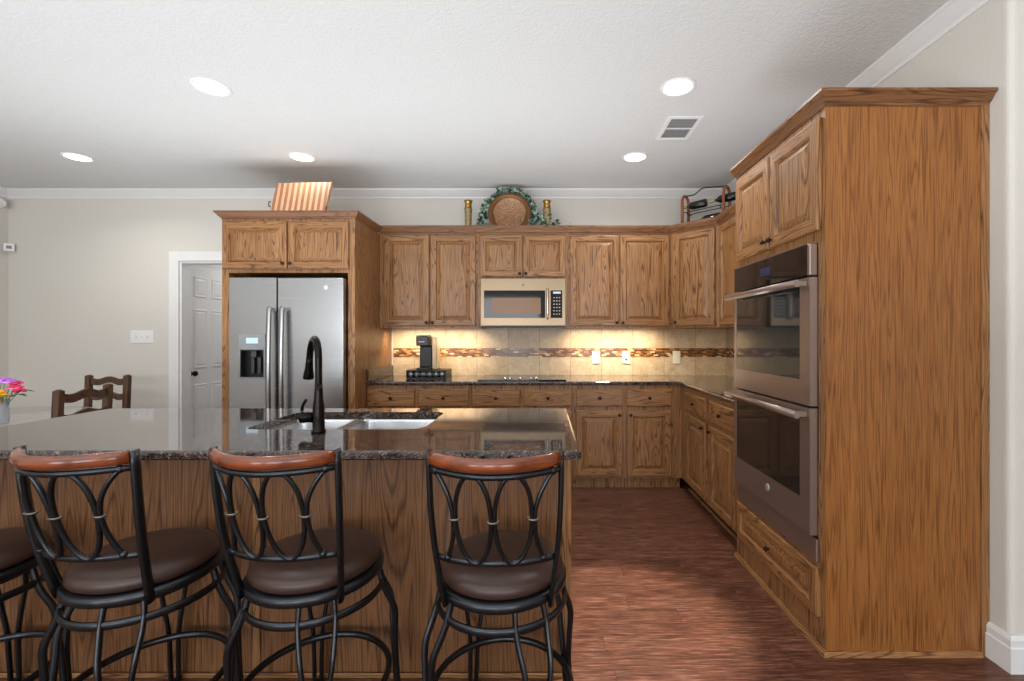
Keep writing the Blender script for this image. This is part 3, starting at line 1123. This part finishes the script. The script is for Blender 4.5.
for (x, y), l in zip(spots, labs):
    if l: dup(c0, (x, y, ZC), label=l)
    area('downlight', (x, y, ZC - .012), (0, 0, 0), .16, .16, 0.7 if l and 'striped' in l else 4, (1, .96, .90), 'DISK', 150)

t = thing('air_vent', 'white louvered air vent in the ceiling between two downlights', 'vent', (.922, 3.12, ZC))
b = MB()
vw, vl = .115, .172
b.box(-vw, vw, -vl, -vl + .028, -.008, -.0005, 0, .002); b.box(-vw, vw, vl - .028, vl, -.008, -.0005, 0, .002)
b.box(-vw, -vw + .028, -vl + .028, vl - .028, -.008, -.0005, 0, .002); b.box(vw - .028, vw, -vl + .028, vl - .028, -.008, -.0005, 0, .002)
b.box(-vw + .028, vw - .028, -.004, .004, -.007, -.0008)
b.build('frame', 'white', t)
b = MB(); b.box(-vw + .028, vw - .028, -vl + .028, vl - .028, -.0012, -.0005)
b.build('duct_backing', plain('vent_shadow_grey', lin(165, 165, 165)), t)
b = MB()
for i in range(13):
    y = -vl + .04 + i * .0222
    b.loops([[(x, y - .008, -.008), (x, y - .0065, -.008), (x, y + .008, -.0016), (x, y + .0065, -.0016)] for x in (-vw + .029, vw - .029)])
b.build('louvers', 'white', t)

# ------------------------------------------------------------ island
IX0, IX1 = -2.28, .123
IYF, IYB = 1.487, 2.397
PY = 1.729
BX0, BX1 = -2.25, .103
t = thing('kitchen_island', 'long oak kitchen island base with plain panelled back behind the stools', 'island', (BX0, PY, 0))
iw, idp = BX1 - BX0, IYB - PY - .03
seam = -1.09 - BX0
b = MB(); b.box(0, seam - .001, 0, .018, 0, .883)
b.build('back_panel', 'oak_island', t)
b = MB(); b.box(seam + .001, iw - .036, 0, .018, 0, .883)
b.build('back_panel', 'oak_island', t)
b = MB(); b.box(iw - .035, iw, -.004, .02, 0, .883, 0, .002)
b.build('corner_stile', 'oakZ', t)
b = MB(); b.box(0, iw, -.012, -.0055, 0, .018, 0, .003)
b.build('shoe_molding', 'oakX', t)
b = MB(); b.box(seam - .014, seam + .014, -.005, -.0005, .0, .883, 0, .002)
b.build('batten', 'oakZ', t)
b = MB(); b.box(iw - .02, iw, .0205, idp, 0, .883); b.box(0, .02, .0185, idp, 0, .883)
b.build('end_panel', 'oak_panel', t)
b = MB(); b.box(.0205, iw - .0205, idp - .02, idp, .1, .883); b.box(.0205, iw - .0205, .0185, idp - .0205, .1, .12); b.box(.0205, iw - .0205, idp - .09, idp - .07, 0, .0995)
b.build('carcass', OAK, t)
n_ = 4
for i in range(n_):
    a0 = iw - (.03 + i * (iw - .06) / n_); a1 = a0 - (iw - .06) / n_ + .012
    b = MB()
    panel_face(b, -a0, -a1, .13, .85, 0, .02)
    for v in b.bm.verts: v.co = Vector((-v.co.x, idp + .0005 - v.co.y, v.co.z))
    d = b.build('door', OAK, t)

# island countertop with sink cutout
SX0, SX1, SY0, SY1 = -1.222, -.492, 1.842, 2.268
b = MB()
hole = list(reversed(round_poly([(SX0, SY0), (SX1, SY0), (SX1, SY1), (SX0, SY1)], [.05, .09, .05, .05], 6)))
outer = round_poly([(IX0, IYF), (IX1, IYF), (IX1, IYB), (IX0, IYB)], .02, 4)
b.slab(outer, [hole], CT0, CT1, .013)
tag(b.build('island_countertop', 'granite'), 'polished brown granite island top with a sink cutout', 'countertop')

# sink
t = thing('kitchen_sink', 'double-bowl stainless sink set under the island granite', 'sink', ((SX0 + SX1) / 2, (SY0 + SY1) / 2, CT0))
cx, cy = (SX0 + SX1) / 2, (SY0 + SY1) / 2
def bowl(x0, x1, dep):
    b = MB()
    base_ = [(x0 - cx, SY0 - .005 - cy), (x1 - cx, SY0 - .005 - cy), (x1 - cx, SY1 + .005 - cy), (x0 - cx, SY1 + .005 - cy)]
    rp = round_poly(base_, .05, 5)
    rings = []
    for d, z in ((-.012, -.001), (0, -.002), (.004, -.02), (.012, -dep + .04), (.03, -dep + .008), (.06, -dep)):
        rings.append([(x, y, z) for x, y in offset_poly(rp, d)])
    b.loops(rings, cap0=False, smooth=True)
    bo = b.build('bowl', 'sinksteel', t)
    b = MB(); b.lathe([(.045, 0.0005), (.042, .003), (.03, .001), (.012, .0015)], ((x0 + x1) / 2 - cx, .05, -dep), n=20)
    b.build('drain', 'chrome', bo)
bowl(SX0 - .004, -.925, .18)
bowl(-.898, SX1 + .004, .21)

# faucet
FXC, FYC = -.884, 1.785
t = thing('kitchen_faucet', 'tall dark gooseneck pull-down faucet rising from the island top', 'faucet', (FXC, FYC, CT1))
b = MB()
b.lathe([(.027, .0005), (.027, .008), (.0225, .012), (.0215, .10), (.0205, .112), (.0175, .125), (.0155, .16), (.014, .19)], n=24)
b.build('base', 'bronze', t)
d_ = Vector((-.64, .77, 0)).normalized()
P = lambda s_, z: tuple(d_ * s_ + Vector((0, 0, z)))
b = MB()
pts = catmull([P(0, .18), P(0, .25), P(.003, .30), P(.022, .345), P(.062, .366), P(.105, .352), P(.135, .315), P(.146, .285)], 6)
b.tube(pts, .0135, 14, up=(d_.y, -d_.x, 0))
b.build('spout', 'bronze', t)
b = MB()
pts = [P(.146, .287), P(.150, .27), P(.156, .245), P(.164, .215), P(.167, .203), P(.168, .198)]
b.tube(pts, .022, 16, up=(d_.y, -d_.x, 0), taper=[.58, .66, .72, .95, 1.0, .85])
b.build('spray_head', 'bronze', t)
b = MB()
b.lathe([(.020, -.018), (.019, -.05), (.022, -.053), (.022, -.068), (.012, -.074)], (0, 0, .058), 'X', 16)
b.tube(catmull([(-.062, 0, .06), (-.066, .0, .085), (-.06, .0, .11), (-.048, 0, .128)], 5), .0062, 10, taper=None)
b.build('handle', 'bronze', t)

# ------------------------------------------------------------ bar stools
def make_stool():
    t = thing('bar_stool', 'black iron bar stool at the right end of the island', 'bar stool', (0, 0, 0), 0, 'bar stools at the island')
    # cushion
    b = MB()
    b.lathe([(.02, .560), (.178, .560), (.188, .567), (.191, .580), (.186, .595), (.170, .607), (.135, .615), (.07, .618), (.004, .619)], n=48)
    b.build('seat_cushion', 'leather', t)
    b = MB()
    b.lathe([(.15, .555), (.15, .530), (.196, .530), (.202, .536), (.202, .552), (.196, .5585), (.05, .5585), (.05, .555)], n=48)
    b.build('seat_rim', 'iron', t)
    b = MB(); b.lathe([(.05, .5295), (.165, .5295), (.165, .512), (.15, .506), (.05, .506)], n=32)
    b.build('swivel_plate', 'iron', t)
    # base ring and legs
    b = MB()
    b.tube([(.198 * math.cos(a * PI / 24), .198 * math.sin(a * PI / 24), .482) for a in range(48)], .007, 8, closed=True, r2=.0125)
    b.build('base_ring', 'iron', t)
    for k in range(4):
        am = R(210 + 90 * k)
        b = MB()
        for s_ in (-1, 1):
            pts = []
            for r_, z, da in ((.186, .529, 14), (.192, .505, 14), (.198, .482, 14), (.212, .44, 12.5), (.236, .375, 9.5), (.237, .29, 6.5), (.240, .20, 3.6), (.246, .10, 2.9), (.252, .012, 2.6)):
                a = am + s_ * R(da)
                pts.append((r_ * math.cos(a), r_ * math.sin(a), z))
            b.tube(catmull(pts, 5), .0075, 8, r2=.0105, up=(math.cos(am), math.sin(am), 0))
        b.ball((.252 * math.cos(am), .252 * math.sin(am), .009), .018, 0, 10, (1, 1, .55))
        b.build('leg', 'iron', t)
    b = MB()
    b.tube([(.218 * math.cos(a * PI / 28), .218 * math.sin(a * PI / 28), .192) for a in range(56)], .010, 8, closed=True, r2=.012)
    b.build('footrest_ring', 'iron', t)
    # backrest: surface bowed towards the sitter's back
    def bp(u, z):
        """u in -1..1 across, z height -> point on the bowed, leaning back"""
        k = (z - .54) / .43
        hw = .152 + .027 * k + .008 * math.sin(PI * k)
        bow = (.028 + .062 * max(0, k)) * (1 - u * u)
        return (u * hw, -.138 - .068 * k - .012 * math.sin(PI * k) - bow, z)
    for s_ in (-1, 1):
        b = MB()
        pts = [bp(s_, .525 + .456 * i / 12) for i in range(13)]
        b.tube(pts, .008, 8, r2=.014, up=(0, 1, 0))
        b.build('back_post', 'iron', t)
    N = 16
    b = MB()
    rings = []
    for i in range(N + 1):
        u = -.955 + 1.91 * i / N
        p = Vector(bp(u, .963)); q = Vector(bp(min(1, u + .05), .962)) - Vector(bp(max(-1, u - .05), .962)); q.normalize()
        nrm = Vector((q.y, -q.x, 0))
        ring = []
        for a in range(12):
            th = 2 * PI * a / 12
            ring.append(tuple(p + nrm * (.0135 * math.cos(th)) + Vector((0, 0, .019 * math.sin(th)))))
        rings.append(ring)
    b.loops(rings, smooth=True)
    b.build('top_rail', 'cherry', t)
    b = MB(); b.tube([bp(-1 + 2 * i / N, .934) for i in range(N + 1)], .010, 8, r2=.009)
    b.build('upper_crossbar', 'iron', t)
    b = MB(); b.tube([bp(-1 + 2 * i / N, .681) for i in range(N + 1)], .006, 8, r2=.009)
    b.build('lower_crossbar', 'iron', t)
    zc, hz = .809, .128
    for uc in (-.30, .30):
        b = MB()
        pts = []
        for i in range(40):
            a = 2 * PI * i / 40
            k = 1 - .12 * math.cos(2 * a)
            pts.append(bp(uc + .275 * math.cos(a), zc + hz * math.sin(a)))
        b.tube(pts, .0065, 8, closed=True, r2=.0075, up=(0, 1, 0))
        b.build('oval_scroll', 'iron', t)
    for s_ in (-1, 1):
        b = MB()
        pts = []
        for i in range(21):
            v = -1 + 2 * i / 20
            pts.append(bp(s_ * (.61 + .26 * v * v * (1.0 if v > 0 else .62)), zc + hz * .97 * v))
        b.tube(pts, .0065, 8, r2=.0075, up=(0, 1, 0))
        p = bp(s_ * .865, zc + hz * .97); b.ball(p, .012, 0, 10)
        p = bp(s_ * .77, zc - hz * .95); b.ball(p, .011, 0, 10)
        b.build('side_scroll', 'iron', t)
    for u in (-.593, 0, .593):
        b = MB()
        p = bp(u, zc)
        b.tube([(p[0] + .0155 * math.cos(a * PI / 8), p[1] + .010 * math.sin(a * PI / 8), zc) for a in range(16)], .0035, 6, closed=True)
        b.build('collar', 'collar', t)
    return t
s0 = make_stool()
SY = 1.462
s0.location = (-.132, 1.435, 0)
s0.rotation_euler = (0, 0, 0)
dup(s0, (-.728, SY, 0), R(-4), 'black iron bar stool before the faucet, second from the island right end')
dup(s0, (-1.270, SY, 0), R(-6), 'black iron bar stool, third from the island right end, below the dining chairs')
dup(s0, (-1.865, SY, 0), R(-6), 'bar stool at the left picture edge, only its brown seat and legs showing')

# ------------------------------------------------------------ dining corner
t = thing('dining_table', 'pale grey round dining table beyond the left end of the island', 'table', (-3.86, 2.98, 0))
b = MB(); b.lathe([(.05, .695), (.66, .695), (.69, .702), (.70, .715), (.695, .728), (.685, .731), (.01, .731)], n=64)
b.build('tabletop', 'tabletop', t)
b = MB(); b.lathe([(.28, .0), (.28, .02), (.22, .04), (.09, .07), (.06, .12), (.075, .3), (.06, .5), (.08, .64), (.2, .69), (.2, .6945)], n=32)
b.build('pedestal', 'chairwood', t)

def make_chair(label, loc, rz, hw=.19):
    t = thing('dining_chair', label, 'chair', loc, rz, 'ladder-back dining chairs')
    for s_ in (-1, 1):
        b = MB()
        b.tube([(s_ * hw, .17, 0), (s_ * hw, .185, .44), (s_ * hw, .20, .60), (s_ * hw, .215, .945)], .021, 4, r2=.019, up=(0, 1, 0))
        b.ball((s_ * hw, .215, .944), .021, 0, 10, (1.1, 1.0, .5))
        b.build('back_post', 'chairwood', t)
        b = MB(); b.tube([(s_ * hw, -.19, 0), (s_ * hw, -.19, .43)], .02, 4, up=(0, 1, 0))
        b.build('leg', 'chairwood', t)
    for zc_, h in ((.895, .062), (.762, .06), (.60, .05)):
        b = MB()
        rings = []
        y0 = .203 + (zc_ - .6) * .04
        for i in range(17):
            u = -1 + 2 * i / 16
            dz = .012 * math.cos(u * PI * 1.5)
            dzb = .012 * math.cos(u * PI * 1.5) + .006
            x = u * (hw - .0215)
            yy = y0 + .012 * (1 - u * u)
            rings.append([(x, yy - .008, zc_ - h / 2 + dzb), (x, yy + .008, zc_ - h / 2 + dzb), (x, yy + .008, zc_ + h / 2 + dz), (x, yy - .008, zc_ + h / 2 + dz)])
        b.loops(rings)
        b.build('back_slat', 'chairwoodX', t)
    b = MB(); b.box(-.21, .21, -.215, .16, .431, .465, 0, .012)
    b.build('seat', 'chairwoodX', t)
    b = MB(); b.box(-hw + .02, hw - .02, -.20, -.18, .2, .225); b.box(-hw - .009, -hw + .009, -.17, .155, .25, .275); b.box(hw - .009, hw + .009, -.17, .155, .25, .275)
    b.build('stretcher', 'chairwood', t)
make_chair('dark wooden ladder-back chair seen edge-on, closest to the island', (-3.33, 3.06, 0), R(-82), .195)
make_chair('dark wooden ladder-back chair beyond the table, near the wall switch', (-3.865, 3.83, 0), R(2), .165)

t = thing('flower_vase', 'small patterned glass vase on the dining table at left edge', 'vase', (-3.49, 2.93, .7315))
b = MB(); b.lathe([(.001, 0.0), (.028, .0), (.032, .006), (.034, .05), (.030, .11), (.037, .155), (.034, .155), (.027, .11), (.031, .05), (.028, .012), (.001, .010)], n=24)
b.build('glass_body', 'vglass', t)
t = thing('flower_bouquet', 'purple, red and yellow flowers standing in the glass vase', 'flowers', (-3.49, 2.93, .75))
rnd = random.Random(4)
heads = [('purple', (.015, .0, .262)), ('purple', (.045, .01, .25)), ('purple', (-.04, .02, .25)), ('pink', (.085, .0, .215)), ('pink', (.10, .015, .19)), ('pink', (.07, .02, .238)),
         ('yellow', (.03, -.05, .19)), ('yellow', (.055, -.045, .165)), ('yellow', (-.01, -.055, .165)), ('yellow', (.015, -.06, .125)), ('pink', (-.08, -.01, .21)), ('yellow', (-.08, -.03, .15))]
for mname, c_ in heads:
    b = MB()
    for ring_, rr_, zz_ in ((7, .024, 0), (5, .013, .008)):
        for i in range(ring_):
            a = 2 * PI * i / ring_ + rnd.random()
            b.ball((c_[0] + rr_ * math.cos(a), c_[1] + rr_ * math.sin(a), c_[2] + zz_), .015, 0, 8, (1, 1, .55))
    b.ball((c_[0], c_[1], c_[2] + .008), .010, 0, 8)
    b.build('flower_head', mname, t)
b = MB()
for mname, c_ in heads:
    b.tube(catmull([(c_[0] * .12, c_[1] * .12, .0), (c_[0] * .3, c_[1] * .3, .10), (c_[0], c_[1], c_[2])], 4), .002, 5)
b.build('stems', 'leaf2', t)
b = MB()
def leafm(b, c, d, L, W, up=(0, 0, 1)):
    c, d = Vector(c), Vector(d).normalized()
    s_ = d.cross(Vector(up)).normalized(); nrm = s_.cross(d)
    n = 5
    top = [b.v(*(c + d * L * i / n + s_ * W * math.sin(PI * min(1, .08 + i / n * .92)) + nrm * (.18 * L * math.sin(PI * i / n)))) for i in range(n + 1)]
    md = [b.v(*(c + d * L * i / n + nrm * (.18 * L * math.sin(PI * i / n) - .08 * W))) for i in range(n + 1)]
    bt = [b.v(*(c + d * L * i / n - s_ * W * math.sin(PI * min(1, .08 + i / n * .92)) + nrm * (.18 * L * math.sin(PI * i / n)))) for i in range(n + 1)]
    for i in range(n):
        b.face([top[i], top[i + 1], md[i + 1], md[i]], 0, True)
        b.face([md[i], md[i + 1], bt[i + 1], bt[i]], 0, True)
for c_, d in (((.05, 0, .15), (1, .1, .05)), ((.03, -.03, .15), (.8, -.5, .1)), ((-.03, -.04, .14), (-.4, -.7, .1)), ((-.05, .0, .16), (-1, .1, .2)), ((.06, .02, .17), (1, .3, .1))):
    leafm(b, c_, d, .10, .026)
b.build('leaves', 'leaf2', t)

# ------------------------------------------------------------ on top of the cabinets
ZTOP = 2.2765
# striped board leaning on top of the refrigerator surround
t = thing('cutting_board', 'striped wooden cutting board leaning on top of the refrigerator surround', 'cutting board', (-1.985, 3.66, ZTOP), R(-4))
b = MB(); b.box(-.232, .232, -.016, .016, 0, .272, 0, .004)
for v in b.bm.verts:
    z = v.co.z; v.co.x += z * .10; v.co.y += z * .25
b.build('board', 'board', t)
b = MB(); b.tube([(-.2325, .012, .105), (-.245, .012, .11), (-.25, .012, .085), (-.245, .012, .07), (-.232, .012, .07)], .005, 6)
b.build('side_handle', 'iron', t)

# plate on stand
ZT2 = UP1 + .0005
t = thing('decorative_plate', 'round carved brown plate standing on the cabinets above the microwave', 'plate', ((510 - 544) / 107.0, 4.19, ZT2))
rot = Matrix.Rotation(R(-10), 3, 'X')
b = MB(); b.lathe([(.001, .008), (.145, .008), (.152, .003), (.160, -.006), (.188, -.014), (.198, -.012), (.198, -.006), (.165, .006), (.13, .016), (.001, .016)], (0, .0, .206), 'Y', 40, rot=rot)
for f in b.bm.faces:
    c_ = f.calc_center_median()
    if (Vector((c_.x, 0, (c_.z - .206)))).length > .148: f.material_index = 1
b.build('dish', ['plate', plain('plate_rim', lin(112, 74, 40), 0.35, 0.4, var=0.1)], t)
b = MB()
for s_ in (-1, 1): b.tube([(s_ * .06, -.05, .03), (s_ * .06, -.055, .005), (s_ * .06, .07, .005), (s_ * .03, .09, .22)], .004, 6)
b.tube([(-.06, .07, .005), (.06, .07, .005)], .004, 6)
b.build('stand', 'iron', t)

# garland of grey-green leaves around the plate
t = thing('leaf_garland', 'grey-green artificial leaf garland draped around the carved plate', 'garland', ((510 - 544) / 107.0, 4.24, ZT2))
rnd = random.Random(11)
b = MB(); bs = MB()
path = [(-.27, 0, .10), (-.25, .0, .20), (-.2, .02, .30), (-.12, .03, .385), (0, .03, .425), (.10, .03, .395), (.18, .02, .32), (.22, .0, .22), (.27, -.02, .16), (.34, -.03, .13)]
cp_ = catmull(path, 6)
bs.tube(cp_, .004, 6)
for p in cp_:
    for k in range(11):
        d = Vector((rnd.uniform(-1, 1), rnd.uniform(-1, .45), rnd.uniform(-.9, 1)))
        q = p + Vector((rnd.uniform(-.025, .025), rnd.uniform(-.03, .02), rnd.uniform(-.02, .02)))
        leafm(b, q, d, rnd.uniform(.035, .06), rnd.uniform(.009, .016), (rnd.uniform(-1, 1), -1, rnd.uniform(-1, 1)))
for cx_, cz_, sp_, nn in ((-.25, .06, .05, 60), (.34, .06, .07, 110), (.27, .10, .05, 50)):
    for k in range(nn):
        d = Vector((rnd.uniform(-1, 1), rnd.uniform(-1, .2), rnd.uniform(-1, .6)))
        q = Vector((cx_ + rnd.gauss(0, sp_), rnd.uniform(-.09, -.01), max(.02, cz_ + rnd.gauss(0, sp_ * .7))))
        leafm(b, q, d, rnd.uniform(.03, .05), rnd.uniform(.008, .015), (rnd.uniform(-1, 1), -1, rnd.uniform(-1, 1)))
b.bm.faces.index_update()
for v in b.bm.verts:
    v.co.z = max(v.co.z, .002); v.co.y = max(-.145, min(v.co.y, .15))
bs.build('vine', 'leaf2', t)
for f in b.bm.faces:
    f.material_index = (f.index // 10) % 3
b.build('leaves', ['leaf', plain('pale_leaf', lin(162, 182, 168), 0.5, var=0.3, scale=40), plain('dark_leaf', lin(44, 66, 54), 0.5, var=0.3, scale=40)], t)

def candle_holder(x, label):
    t = thing('candle_holder', label, 'candle holder', (x, 4.20, ZT2), 0, 'gilt candle holders on the cabinets')
    b = MB(); b.lathe([(.001, 0), (.040, 0), (.042, .01), (.034, .03), (.030, .09), (.033, .195), (.037, .243), (.037, .251), (.028, .256), (.001, .257)], n=20)
    b.build('mottled_body', plain('mottled_gilt', lin(150, 130, 92), 0.35, 0.4, var=0.5, scale=60), t)
    b = MB(); b.lathe([(.026, .2575), (.034, .264), (.030, .279), (.032, .306), (.041, .322), (.037, .322), (.028, .304), (.001, .302)], n=20)
    b.build('cup', 'gold', t)
    return t
c0 = candle_holder((468.5 - 544) / 108.0, 'gilt candle holder standing alone to the left of the carved plate')
dup(c0, ((547 - 544) / 108.0, 4.20, ZT2), label='gilt candle holder half buried in leaves right of the carved plate')

# wine rack on the corner cabinet
RA, RB = Vector((1.285, 4.17)), Vector((1.565, 3.87))
dv = RB - RA
L = dv.length
t = thing('wine_rack', 'arched wood and iron wine rack on top of the corner cabinet', 'wine rack', (RA.x, RA.y, ZT2), math.atan2(dv.y, dv.x))
for x in (0.012, L - .012):
    b = MB()
    pts = [(x, -.055, .0)] + [(x, -.055 * math.cos(a * PI / 10), .285 + .065 * math.sin(a * PI / 10)) for a in range(11)] + [(x, .055, .0)]
    b.tube(pts, .013, 8, r2=.013, up=(1, 0, 0))
    b.box(x - .008, x + .008, -.044, .044, .06, .075)
    b.build('end_frame', 'rackwood', t)
b = MB()
b.tube(catmull([(.012, 0, .352), (.10, 0, .348), (.18, 0, .385), (.28, 0, .372), (L - .012, 0, .352)], 6), .0055, 8)
for y in (-.045, .045):
    for z in (.078, .19):
        b.tube([(.012, y, z), (L - .012, y, z)], .004, 6)
for xx in (.05, L - .05):
    b.tube(catmull([(xx, -.045, .19), (xx, -.03, .175), (xx, 0, .168), (xx, .03, .175), (xx, .045, .19)], 4), .004, 6)
    b.tube(catmull([(xx, -.045, .078), (xx, -.03, .064), (xx, 0, .057), (xx, .03, .064), (xx, .045, .078)], 4), .004, 6)
b.build('iron_bars', 'iron', t)
ang = math.atan2(dv.y, dv.x)
def bottle(off, z, flip, label, sh=1.0):
    ux = Vector((math.cos(ang), math.sin(ang)))
    p = RA + ux * off
    t = thing('wine_bottle', label, 'bottle', (p.x, p.y, ZT2 + z), ang + (PI if flip else 0), 'wine bottles in the rack')
    b = MB(); b.lathe([(.002, .0), (.034, 0), (.037, .006), (.037, .15), (.030, .175), (.016, .20), (.0135, .215)], (0, 0, 0), 'X', 20)
    b.build('glass_body', 'bottle', t)
    b = MB(); b.lathe([(.0136, .2155), (.0136, .262), (.0155, .264), (.0155, .276), (.001, .277)], (0, 0, 0), 'X', 16)
    b.build('foil_neck', 'foil', t)
    t.scale = (.86, .95, .95)
bottle(.215, .250, True, 'dark wine bottle in the rack upper tier, its neck through the left arch')
bottle(L + .075, .252, True, 'dark wine bottle in the rack upper tier, its neck short of the right arch')
bottle(.345, .105, True, 'dark wine bottle lying low in the bottom of the rack')

# ------------------------------------------------------------ coffee corner
gx0, gx1 = (406 - 544) / 111.0, (446 - 544) / 111.0
t = thing('pod_drawer', 'black coffee pod drawer showing a row of silver pods', 'pod drawer', ((gx0 + gx1) / 2, 4.10, CT1 + .0005))
pw = (gx1 - gx0) / 2
b = MB()
b.box(-pw, pw, 0, .25, .066, .074, 0, .002); b.box(-pw, pw, 0, .25, 0, .008, 0, .002)
b.box(-pw, -pw + .008, 0.002, .25, .008, .066); b.box(pw - .008, pw, .002, .25, .008, .066); b.box(-pw + .008, pw - .008, .242, .25, .008, .066)
b.build('tray_frame', 'dark', t)
b = MB()
for i in range(8):
    x = -pw + .01 + i * (2 * pw - .02) / 7
    b.tube([(x, .003, .0085), (x, .003, .0655)], .0025, 6)
for z in (.025, .052): b.tube([(-pw + .009, .003, z), (pw - .009, .003, z)], .002, 6)
b.build('wire_front', 'dark', t)
for i in range(6):
    x = -pw + .04 + i * (2 * pw - .08) / 5
    b = MB(); b.lathe([(.02, .045), (.024, .012), (.026, .010), (.001, .009)], (x, 0, .037), 'Y', 14)
    b.build('coffee_pod', 'pod', t)
cx0, cx1 = (417.5 - 544) / 109.0, (430.5 - 544) / 109.0
t = thing('coffee_maker', 'slim black single-cup coffee maker standing on the pod drawer', 'coffee maker', ((cx0 + cx1) / 2, 4.14, CT1 + .0755))
cw_ = (cx1 - cx0) / 2
b = MB()
b.box(-cw_ + .004, cw_ + .006, -.02, .19, 0, .018, 0, .004)
b.build('drip_base', 'dark', t)
b = MB(); b.box(-cw_ + .012, cw_ + .006, .06, .19, .0185, .215, 0, .008)
b.build('column', 'dark', t)
b = MB(); b.box(-cw_ - .004, cw_ - .006, -.01, .19, .2155, .305, 0, .010)
hd = b.build('brew_head', plain('charcoal_plastic', lin(52, 50, 48), .35), t)
b = MB(); b.box(-cw_ - .006, cw_ - .004, -.013, .12, .3055, .315, 0, .003)
b.build('lid_handle', 'grey', hd)
b = MB(); b.box(-.038, .016, -.0112, -.0104, .252, .258)
b.build('badge', 'markwhite', hd)
b = MB(); b.box(cw_ + .0075, cw_ + .055, .06, .185, .0005, .30, 0, .008)
b.build('water_tank', plain('frosted_tank', lin(222, 206, 172), .15, trans=.5), t)
